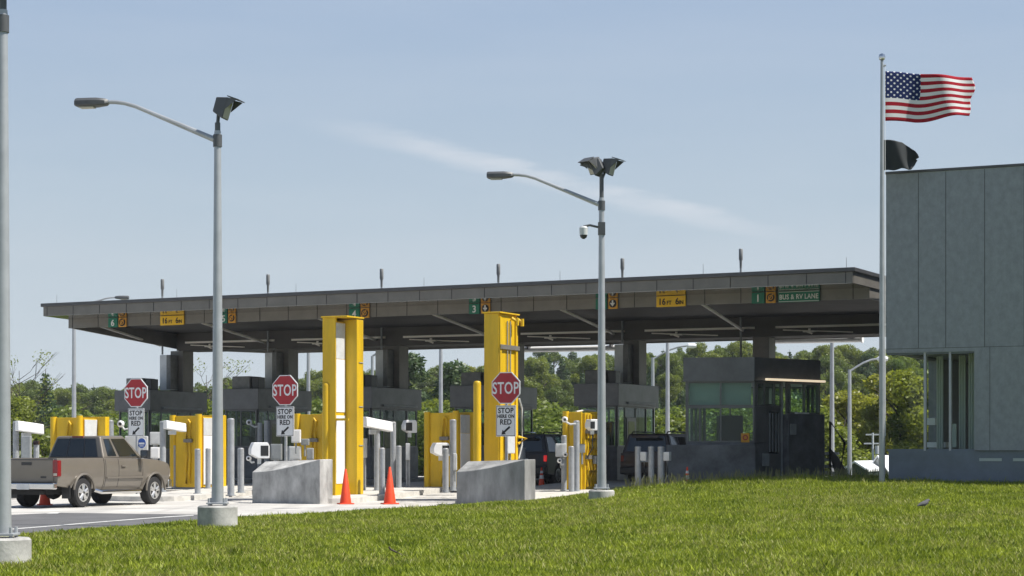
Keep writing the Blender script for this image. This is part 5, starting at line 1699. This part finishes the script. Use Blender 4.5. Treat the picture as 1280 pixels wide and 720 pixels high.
def cloth(name, nu, nv, fn, m, label, cat, loc):
    vs, fs, uvs = [], [], []
    for j in range(nv + 1):
        for i in range(nu + 1):
            vs.append(fn(i / nu, j / nv)); uvs.append((i / nu, j / nv))
    for j in range(nv):
        for i in range(nu):
            a = j * (nu + 1) + i
            fs.append((a, a + 1, a + nu + 2, a + nu + 1))
    me = bpy.data.meshes.new(name); me.from_pydata(vs, [], fs); me.materials.append(m)
    ul = me.uv_layers.new(name="UVMap")
    for p in me.polygons:
        for li in p.loop_indices:
            ul.data[li].uv = uvs[me.loops[li].vertex_index]
    me.shade_smooth()
    o = bpy.data.objects.new(name, me); COL.objects.link(o); o.location = loc
    md = o.modifiers.new("cloth_thickness", 'SOLIDIFY'); md.thickness = .004
    return tag(o, label, cat)


sc_ = YF / F
fw, fh = 111 * sc_, 63 * sc_
def flagfn(u, v):
    # v = 0 lower edge, 1 upper edge
    droop = -(.09) * u * (1 - .4 * v) * 0
    wave = .17 * u ** .7 * math.sin(7.5 * u - .9 + 1.1 * v) + .05 * math.sin(15 * u + 2 * v) * u
    top = fh - (.17 * u - .02 * math.sin(9 * u)) ; bot = .0 + .30 * max(0, u - .35) ** 1.15 + .02 * math.sin(8 * u + 1)
    z = bot + (top - bot) * v + .025 * math.sin(11 * u + 2.2 * v) * u
    x = fw * u * (1 - .02 * math.sin(6 * v)) + (.03 * math.sin(11 * v) if u > .9 else 0)
    if u > .8 and v < .3: x -= (u - .8) * (.3 - v) * 1.6; 
    return (x, wave, z)
cloth('national_flag', 64, 26, flagfn, flagmat(), 'red white and blue striped flag with stars, flying from the pole top', 'flag', (X + .075, YF, HC + (HY - 152) * sc_))
mbk = mat("black_flag_cloth", (.012, .017, .020), .8, 0, .15, 4)
def blackfn(u, v):
    top = np.interp(u, [0, .3, .55, .75, .9, .97, 1], [38, 37.5, 34.5, 30, 24, 19, 15])
    bot = np.interp(u, [0, .3, .5, .7, .8, .92, 1], [0, .5, 2, .5, 1.5, 7, 13])
    x = 43 * u - 3.5 * u * (1 - v) * math.sin(3.1 * v)
    return (x * sc_, .10 * math.sin(8 * u + 2.5 * v) * u ** .6, (bot + (top - bot) * v + .5 * math.sin(14 * u)) * sc_)
bf = cloth('black_flag', 48, 24, blackfn, mbk, 'small plain black flag bunched up below the striped flag', 'flag', (X + .05, YF - .01, HC + (HY - 213) * sc_))

# ------------------------------------------------------------------ trees
LM = [leafmat("leaf_mid", (.090, .142, .020), (.235, .295, .052), .55), leafmat("leaf_light", (.125, .175, .016), (.31, .355, .05), .6),
      leafmat("leaf_dark", (.038, .080, .032), (.11, .175, .062), .4), leafmat("leaf_yellow", (.20, .22, .016), (.40, .41, .05), .6), leafmat("leaf_blue", (.045, .085, .034), (.135, .20, .07), .45)]


def blob_leaves(centres, radii, n, size, seed, flat=1.0):
    g = np.random.default_rng(seed)
    w = np.array([r ** 2 for r in radii]); w /= w.sum()
    idx = g.choice(len(centres), n, p=w)
    c = np.array(centres)[idx]; r = np.array(radii)[idx]
    d = g.standard_normal((n, 3)); d /= np.linalg.norm(d, axis=1)[:, None]
    rad = (.55 + .5 * g.random(n)) ** .8
    p = c + d * (r * rad)[:, None] * np.array([1, 1, flat])
    nrm = d + .7 * g.standard_normal((n, 3)); nrm /= np.linalg.norm(nrm, axis=1)[:, None]
    t = np.cross(nrm, g.standard_normal((n, 3))); t /= np.linalg.norm(t, axis=1)[:, None]
    b_ = np.cross(nrm, t)
    s = size * (.6 + .8 * g.random(n))[:, None]
    V = np.stack([p - t * s, p + b_ * s * .55, p + t * s, p - b_ * s * .55], 1)
    return V


def make_tree(name, kind, H, seed, lm, nleaf, size):
    g = random.Random(seed)
    root = bpy.data.objects.new(name, None); COL.objects.link(root)
    tr = MB()
    cs, rs_ = [], []
    if kind == 'broad':
        cw = H * .34
        tr.tube([(0, 0, -1), (.1, 0, H * .3), (0, .1, H * .62), (0, 0, H * .85)], [H * .022, H * .017, H * .011, H * .004], 7)
        for k in range(9):
            a = g.random() * 6.28; z = H * (.3 + .45 * g.random()); l = cw * (.5 + .5 * g.random())
            tr.tube([(0, 0, z), (math.cos(a) * l * .5, math.sin(a) * l * .5, z + l * .35), (math.cos(a) * l, math.sin(a) * l, z + l * .6)], [H * .009, H * .006, H * .002], 5)
        for k in range(46):
            a = g.random() * 6.28; z = .24 + .74 * g.random()
            rr_ = cw * math.sin(min(1, (1.02 - z) / .55 + .08) * math.pi / 2) * (.35 + .65 * g.random())
            cs.append((math.cos(a) * rr_, math.sin(a) * rr_, H * z)); rs_.append(H * (.045 + .06 * g.random()))
    elif kind == 'conifer':
        tr.tube([(0, 0, -1), (0, 0, H)], [H * .018, H * .002], 7)
        nl = 24
        for k in range(nl):
            z = .12 + .86 * k / nl; rr_ = H * .20 * (1 - z) ** .85 + .05
            for j in range(5):
                a = g.random() * 6.28
                cs.append((math.cos(a) * rr_ * .62, math.sin(a) * rr_ * .62, H * z - rr_ * .1)); rs_.append(rr_ * .50 + .22)
    elif kind == 'pine':
        tr.tube([(0, 0, -1), (0, .1, H * .5), (0, 0, H * .97)], [H * .02, H * .014, H * .003], 7)
        for k in range(28):
            z = .30 + .67 * g.random(); a = g.random() * 6.28; rr_ = H * .2 * (1.1 - z) ** .6 * (.4 + .6 * g.random())
            cs.append((math.cos(a) * rr_, math.sin(a) * rr_, H * z)); rs_.append(H * (.05 + .05 * g.random()))
            tr.tube([(0, 0, H * z - .2), (math.cos(a) * rr_, math.sin(a) * rr_, H * z)], [H * .006, H * .002], 5)
    elif kind == 'shrub':
        for k in range(5):
            a = g.random() * 6.28
            tr.tube([(0, 0, -.5), (math.cos(a) * H * .12, math.sin(a) * H * .12, H * .4), (math.cos(a) * H * .25, math.sin(a) * H * .25, H * .85)], [.05, .035, .012], 5)
        for k in range(20):
            a = g.random() * 6.28; z = .08 + .8 * g.random(); rr_ = H * .42 * (1.05 - z) ** .5 * g.random() ** .6
            cs.append((math.cos(a) * rr_, math.sin(a) * rr_, H * z)); rs_.append(H * (.10 + .07 * g.random()))
    elif kind == 'sparse':
        tr.tube([(0, 0, -1), (0, 0, H * .95)], [H * .007, H * .0015], 6)
        for k in range(46):
            a = g.random() * 6.28; z = H * (.3 + .6 * g.random()); l = H * (.1 + .16 * g.random())
            e = (math.cos(a) * l, math.sin(a) * l, z + l * .9)
            tr.tube([(0, 0, z), (e[0] * .5, e[1] * .5, z + l * .3), e], [H * .0020, H * .0013, H * .0006], 4)
            for q_ in range(2):
                a2 = a + g.uniform(-.9, .9); l2 = l * .5
                tr.tube([(e[0] * .6, e[1] * .6, z + l * .45), (e[0] * .6 + math.cos(a2) * l2, e[1] * .6 + math.sin(a2) * l2, z + l * .45 + l2 * .9)], [H * .0014, H * .0007], 3)
            if k % 2 == 0:
                cs.append(e); rs_.append(H * .06)
    tk = tr.build('trunk', M['bark'], root)
    V = blob_leaves(cs, rs_, nleaf, size, seed, .85 if kind != 'conifer' else .6)
    me = raw_mesh('crown', V, 4, lm)
    cr = bpy.data.objects.new('crown', me); COL.objects.link(cr); cr.parent = root
    return root


protos = {
    'broad_mid': [make_tree('broadleaf_tree', 'broad', 11, s, LM[0], 17000, .13) for s in (1, 2, 3)],
    'broad_light': [make_tree('broadleaf_tree', 'broad', 10, s, LM[1], 17000, .12) for s in (4, 5, 6)],
    'conifer': [make_tree('conifer_tree', 'conifer', 13, s, LM[2], 11000, .15) for s in (7, 8)],
    'pine': [make_tree('pine_tree', 'pine', 13, s, LM[4], 10000, .16) for s in (9, 10)],
    'shrub': [make_tree('young_tree', 'shrub', 5.2, s, LM[1], 12000, .075) for s in (11, 12)] + [make_tree('young_tree', 'shrub', 5.2, 13, LM[0], 12000, .075)],
    'yellow': [make_tree('yellow_green_tree', 'broad', 9, s, LM[3], 15000, .12) for s in (14, 15)],
    'sparse': [make_tree('thin_tree', 'sparse', 9, 16, LM[1], 900, .06)],
}
used = set()
TREELABEL = {
    'broad_mid': ('mid green broadleaf tree in the wood beyond the plaza', 'broadleaf trees in the wood'),
    'broad_light': ('fresh light green broadleaf tree in the wood beyond the plaza', 'light broadleaf trees in the wood'),
    'conifer': ('dark pointed conifer in the wood beyond the plaza', 'conifers in the wood'),
    'pine': ('bluish green pine with open crown in the wood beyond the plaza', 'pines in the wood'),
    'shrub': ('bushy young bright green tree just beyond the booths', 'young trees beyond the booths'),
    'yellow': ('yellow green tree standing before the darker wood', 'yellow green trees'),
    'sparse': ('thin tree with almost bare twigs against the sky', 'thin trees'),
}


def plant(kind, X, Y, H=None, label=None, wide=1.0):
    i = random.randrange(len(protos[kind]))
    p = protos[kind][i]
    if p.name not in used:
        o = p; used.add(p.name)
    else:
        o = copy_tree(p)
    base = {'broad_mid': 11, 'broad_light': 10, 'conifer': 13, 'pine': 13, 'shrub': 5.2, 'yellow': 9, 'sparse': 9}[kind]
    s_ = (H or base) / base
    o.location = (X, Y, hillz(X, Y) - .1)
    o.rotation_euler.z = random.random() * 6.28
    o.scale = (s_ * wide, s_ * wide, s_)
    lb, gr = TREELABEL[kind]
    tag(o, label or lb, 'tree', gr)
    if label:
        del o['group']
    return o


def top_at(px, py, kind, Y, label=None, wide=1.0):
    X = (px - 640) * Y / F
    H = HC + (HY - py) * Y / F - hillz(X, Y) + .1
    return plant(kind, X, Y, H, label, wide)


# skyline profile read off the photograph (image column -> row of tree tops)
SKY = [(-80, 470), (10, 478), (60, 480), (90, 484), (150, 478), (210, 482), (260, 474), (300, 476), (330, 470), (380, 466), (430, 468), (470, 462), (510, 452), (540, 458), (575, 446), (600, 448), (640, 444), (680, 437), (740, 438), (800, 436), (860, 430), (910, 430), (950, 432), (1000, 432), (1060, 429), (1110, 428), (1300, 424)]
def sky(px):
    return float(np.interp(px, [a for a, _ in SKY], [b_ for _, b_ in SKY]))


rt = random.Random(21)
random.seed(5)
# tiers of the wooded slope, the farthest one setting the skyline
px = -80
while px < 1330:
    k = rt.choices(['broad_mid', 'pine', 'conifer', 'broad_light'], [5, 3 if px > 400 else 1, 4 if px > 400 else 1.5, 2])[0]
    top_at(px, sky(px) + rt.uniform(-3, 8), k, rt.uniform(275, 300), wide=.95)
    px += rt.uniform(15, 25)
px = -80
while px < 1330:
    k = rt.choices(['broad_mid', 'pine', 'conifer', 'broad_light'], [6, 1, 1.5, 3])[0]
    top_at(px, sky(px) + rt.uniform(5, 13), k, rt.uniform(262, 274), wide=1.1)
    px += rt.uniform(14, 21)
for (Yr, h0, h1, sp) in ((250, 6.5, 9.5, 25), (238, 6, 9, 27), (218, 5.5, 8.5, 30), (186, 5, 8, 33), (162, 5, 7.5, 37)):
    px = -80 + rt.uniform(0, 20)
    while px < 1330:
        k = rt.choices(['broad_mid', 'pine', 'conifer', 'broad_light', 'yellow'], [5, 1.6 if px > 400 else .5, 1.6 if px > 400 else .6, 4, 1.0 if Yr < 200 else .3])[0]
        Yt = Yr + rt.uniform(-9, 9)
        hsc = 1.0 if px > 400 else .92
        plant(k, (px - 640) * Yt / F, Yt, rt.uniform(h0, h1) * hsc, wide=.95)
        px += sp * rt.uniform(.75, 1.25)
px = -60
while px < 1045:                     # young growth just behind the plaza
    k = rt.choices(['shrub', 'broad_light'], [6, 1])[0]
    yy_ = {True: 507, False: 492}[px < 250] + rt.uniform(-6, 16)
    if 660 < px < 760: yy_ += 12
    top_at(px, yy_, k, rt.uniform(112, 124), wide=1.5 if k == 'shrub' else 1.2)
    px += rt.uniform(30, 46)
# individually recognisable trees
top_at(57, 461, 'conifer', 190, 'single dark conifer standing above the wood near the cut off lamp post')
top_at(24, 453, 'sparse', 120, 'thin nearly leafless tree beside the cut off lamp post')
top_at(258, 459, 'sparse', 130, 'bare twiggy tree in the gap between two columns')
top_at(510, 447, 'pine', 170, 'dark pine above the young trees in the closed lane gap', wide=1.3)
top_at(572, 443, 'pine', 172, 'broad dark pine beside the yellow portal with conduits', wide=1.4)
top_at(700, 497, 'shrub', 112, 'round shrub with glossy leaves above the hose covered panel', wide=1.6)
top_at(1128, 462, 'yellow', 122, 'yellow green maple seen through the corner window', wide=1.2)
top_at(1062, 488, 'yellow', 128, 'yellow green tree beside the lamp post with curved arm', wide=1.1)
top_at(1100, 500, 'yellow', 132, 'yellow green tree behind the flagpole', wide=1.1)
top_at(1185, 470, 'broad_light', 122, 'light green tree behind the building, seen through its window', wide=1.2)
for ps in protos.values():
    for p in ps:
        if p.name not in used:
            for ch in list(p.children): bpy.data.objects.remove(ch)
            bpy.data.objects.remove(p)

# ------------------------------------------------------------------ small things in the grass
Pt = W(497, 681, 29.0); z = gz(Pt.x, Pt.y)
b = MB(); b.tube([(-.13, 0, .16), (-.1, .01, .12), (0, .03, .07), (.06, .05, .045), (.13, .06, .03)], [.014, .016, .013, .01, .006], 6)
b.tube([(-.02, .03, .08), (.05, .0, .12)], [.008, .004], 5)
tag(b.build('fallen_twig', M['bark'], None, (Pt.x, 29.0, z + .03)), 'crooked dry twig lying in the grass', 'twig')
Pb = W(1154, 622, 40); z = gz(Pb.x, 40)
rb2 = empty('bird', (Pb.x, 40, z + .02), .4, 'small grey bird standing in the grass below the building', 'bird')
b = MB(); b.tube([(-.14, 0, .09), (-.06, 0, .12), (.03, 0, .14), (.085, 0, .17), (.11, 0, .205), (.135, 0, .205), (.165, 0, .198)], [.012, .04, .055, .045, .032, .026, .004], 10)
b.tube([(.0, .02, .1), (.0, .02, 0)], .006, 5); b.tube([(.02, -.02, .1), (.02, -.02, 0)], .006, 5)
b.build('body', M['bird'], rb2)
# tall seeding weeds along the crest
wm = leafmat("weed_stalk", (.16, .17, .06), (.30, .28, .12), .3)
g = np.random.default_rng(5)
n = 900
wx = g.uniform(3.2, 16, n); wy = np.interp(wx, ex, ey) + g.uniform(-2.2, .3, n)
wz = np.array([gz(a, c) for a, c in zip(wx, wy)])
hh = g.uniform(.14, .38, n); lx = g.uniform(-.08, .08, n); ly = g.uniform(-.08, .08, n)
Vw = np.empty((n, 4, 3), dtype=np.float32)
for k, (dx, t) in enumerate(((-.006, 0), (.006, 0), (.012, .85), (.0, 1))):
    Vw[:, k, 0] = wx + dx + lx * t; Vw[:, k, 1] = wy + ly * t; Vw[:, k, 2] = wz + hh * t
o = bpy.data.objects.new('weed_stalks_grass', raw_mesh('weed_stalks_grass', Vw, 4, wm)); COL.objects.link(o)
tag(o, 'tall pale seed stalks along the top of the grass bank', 'weeds', kind='stuff')

# ------------------------------------------------------------------ air
mh = bpy.data.materials.new("haze_air"); nt, N, K = nodes(mh)
N.remove(N["Principled BSDF"])
pv = N.new("ShaderNodeVolumePrincipled")
pv.inputs["Color"].default_value = (.86, .92, 1, 1); pv.inputs["Density"].default_value = .0002; pv.inputs["Anisotropy"].default_value = .0
K.new(pv.outputs[0], N["Material Output"].inputs["Volume"])
b = MB(); b.box(-640, 640, -90, 730, -6, 34)
tag(b.build('haze', mh, smooth=False), 'thin pale summer haze in the air over the whole plaza', 'haze', kind='stuff')

# ------------------------------------------------------------------ light and sky
EL = R(56)
SA = R(-13)                                  # sun azimuth, radians from +X towards +Y
sd = Vector((math.cos(EL) * math.cos(SA), math.cos(EL) * math.sin(SA), math.sin(EL)))
sl = bpy.data.lights.new("sun", 'SUN'); sl.energy = 5.0; sl.angle = R(.53); sl.color = (1, .95, .87)
so = bpy.data.objects.new("sun", sl); COL.objects.link(so)
so.rotation_euler = (-sd).to_track_quat('-Z', 'Y').to_euler()

w = bpy.data.worlds.new("World"); scene.world = w; w.use_nodes = True
nt = w.node_tree; N = nt.nodes; K = nt.links
bg = N["Background"]
skyn = N.new("ShaderNodeTexSky"); skyn.sky_type = 'NISHITA'; skyn.sun_disc = False
skyn.sun_elevation = EL
skyn.sun_rotation = math.pi / 2 - SA
skyn.air_density = 1.0; skyn.dust_density = .8; skyn.ozone_density = 1.0; skyn.altitude = 100
tc = N.new("ShaderNodeTexCoord")
def vdir(px, py): return Vector(((px - 640) / F, 1, (HY - py) / F)).normalized()
a_, b_ = vdir(380, 148), vdir(905, 278)
nv = a_.cross(b_).normalized(); md_ = vdir(690, 222); tv = (b_ - a_).normalized()
def mth(op, a, b2=None):
    n = N.new("ShaderNodeMath"); n.operation = op
    for i, v in enumerate((a, b2)):
        if v is None: continue
        if isinstance(v, (int, float)): n.inputs[i].default_value = v
        else: K.new(v, n.inputs[i])
    return n.outputs[0]
def dotv(v):
    n = N.new("ShaderNodeVectorMath"); n.operation = 'DOT_PRODUCT'; K.new(tc.outputs["Generated"], n.inputs[0]); n.inputs[1].default_value = v
    return n.outputs["Value"]
mpn = N.new("ShaderNodeMapping"); K.new(tc.outputs["Generated"], mpn.inputs[0])
mpn.inputs["Rotation"].default_value = (0, R(-14), 0); mpn.inputs["Scale"].default_value = (9, 9, 60)
nz = N.new("ShaderNodeTexNoise"); nz.inputs["Scale"].default_value = 2.2; nz.inputs["Detail"].default_value = 9; nz.inputs["Roughness"].default_value = .68
K.new(mpn.outputs[0], nz.inputs["Vector"])
dist = mth('ABSOLUTE', mth('ADD', dotv(nv), mth('MULTIPLY', mth('SUBTRACT', nz.outputs["Fac"], .5), .012)))
al = mth('SUBTRACT', dotv(tv), md_.dot(tv))
mr = N.new("ShaderNodeMapRange"); mr.interpolation_type = 'SMOOTHSTEP'
mr.inputs[1].default_value = .0078; mr.inputs[2].default_value = .001; mr.inputs[3].default_value = 0; mr.inputs[4].default_value = 1
K.new(dist, mr.inputs[0])
mr2 = N.new("ShaderNodeMapRange"); mr2.interpolation_type = 'SMOOTHSTEP'
mr2.inputs[1].default_value = .15; mr2.inputs[2].default_value = .05; mr2.inputs[3].default_value = 0; mr2.inputs[4].default_value = 1
K.new(mth('ABSOLUTE', al), mr2.inputs[0])
mr3 = N.new("ShaderNodeMapRange"); mr3.inputs[1].default_value = .35; mr3.inputs[2].default_value = .65; mr3.inputs[3].default_value = .45; mr3.inputs[4].default_value = 1
K.new(nz.outputs["Fac"], mr3.inputs[0])
mask = mth('MULTIPLY', mth('MULTIPLY', mr.outputs[0], mr2.outputs[0]), mth('MULTIPLY', mr3.outputs[0], .5))
# faint general haze streaks
mpn2 = N.new("ShaderNodeMapping"); K.new(tc.outputs["Generated"], mpn2.inputs[0]); mpn2.inputs["Scale"].default_value = (5, 5, 34)
nz2 = N.new("ShaderNodeTexNoise"); nz2.inputs["Scale"].default_value = 1.0; nz2.inputs["Detail"].default_value = 5
K.new(mpn2.outputs[0], nz2.inputs["Vector"])
mr4 = N.new("ShaderNodeMapRange"); mr4.inputs[1].default_value = .45; mr4.inputs[2].default_value = .8; mr4.inputs[3].default_value = 0; mr4.inputs[4].default_value = .10
K.new(nz2.outputs["Fac"], mr4.inputs[0])
mask2 = mth('MAXIMUM', mask, mr4.outputs[0])
mixn = N.new("ShaderNodeMix"); mixn.data_type = 'RGBA'
# pale haze that fills the lower sky
sep = N.new("ShaderNodeSeparateXYZ"); K.new(tc.outputs["Generated"], sep.inputs[0])
hr = N.new("ShaderNodeValToRGB"); K.new(sep.outputs[2], hr.inputs[0])
el = hr.color_ramp.elements
SKYC = [(0.0, (.62, .69, .75)), (.096, (.535, .62, .70)), (.128, (.48, .583, .685)), (.22, (.395, .508, .675)), (.5, (.22, .34, .60))]
while len(el) < len(SKYC): el.new(.5)
KS = 1 / (.08 * 1.366)
for e_, (p_, c_) in zip(el, SKYC):
    e_.position = p_; e_.color = (*[c * .1 for c in c_], 1)
hs = N.new("ShaderNodeVectorMath"); hs.operation = 'SCALE'; hs.inputs[3].default_value = 10 * KS; K.new(hr.outputs[0], hs.inputs[0])
hf = N.new("ShaderNodeMapRange"); hf.interpolation_type = 'SMOOTHSTEP'
hf.inputs[1].default_value = .23; hf.inputs[2].default_value = .38; hf.inputs[3].default_value = .95; hf.inputs[4].default_value = .1
K.new(sep.outputs[2], hf.inputs[0])
hz = N.new("ShaderNodeMix"); hz.data_type = 'RGBA'
K.new(hf.outputs[0], hz.inputs[0]); K.new(skyn.outputs[0], hz.inputs[6]); K.new(hs.outputs[0], hz.inputs[7])
K.new(mask2, mixn.inputs[0]); K.new(hz.outputs[2], mixn.inputs[6]); mixn.inputs[7].default_value = (.80 * KS, .82 * KS, .86 * KS, 1)
K.new(mixn.outputs[2], bg.inputs[0])
bg.inputs[1].default_value = .08

vs_ = scene.view_settings
vs_.view_transform = 'Standard'; vs_.look = 'None'; vs_.exposure = 0.45; vs_.gamma = 1; vs_.use_curve_mapping = False
scene.render.engine = 'CYCLES'
scene.cycles.max_bounces = 8
scene.cycles.transparent_max_bounces = 16
scene.cycles.use_denoising = True
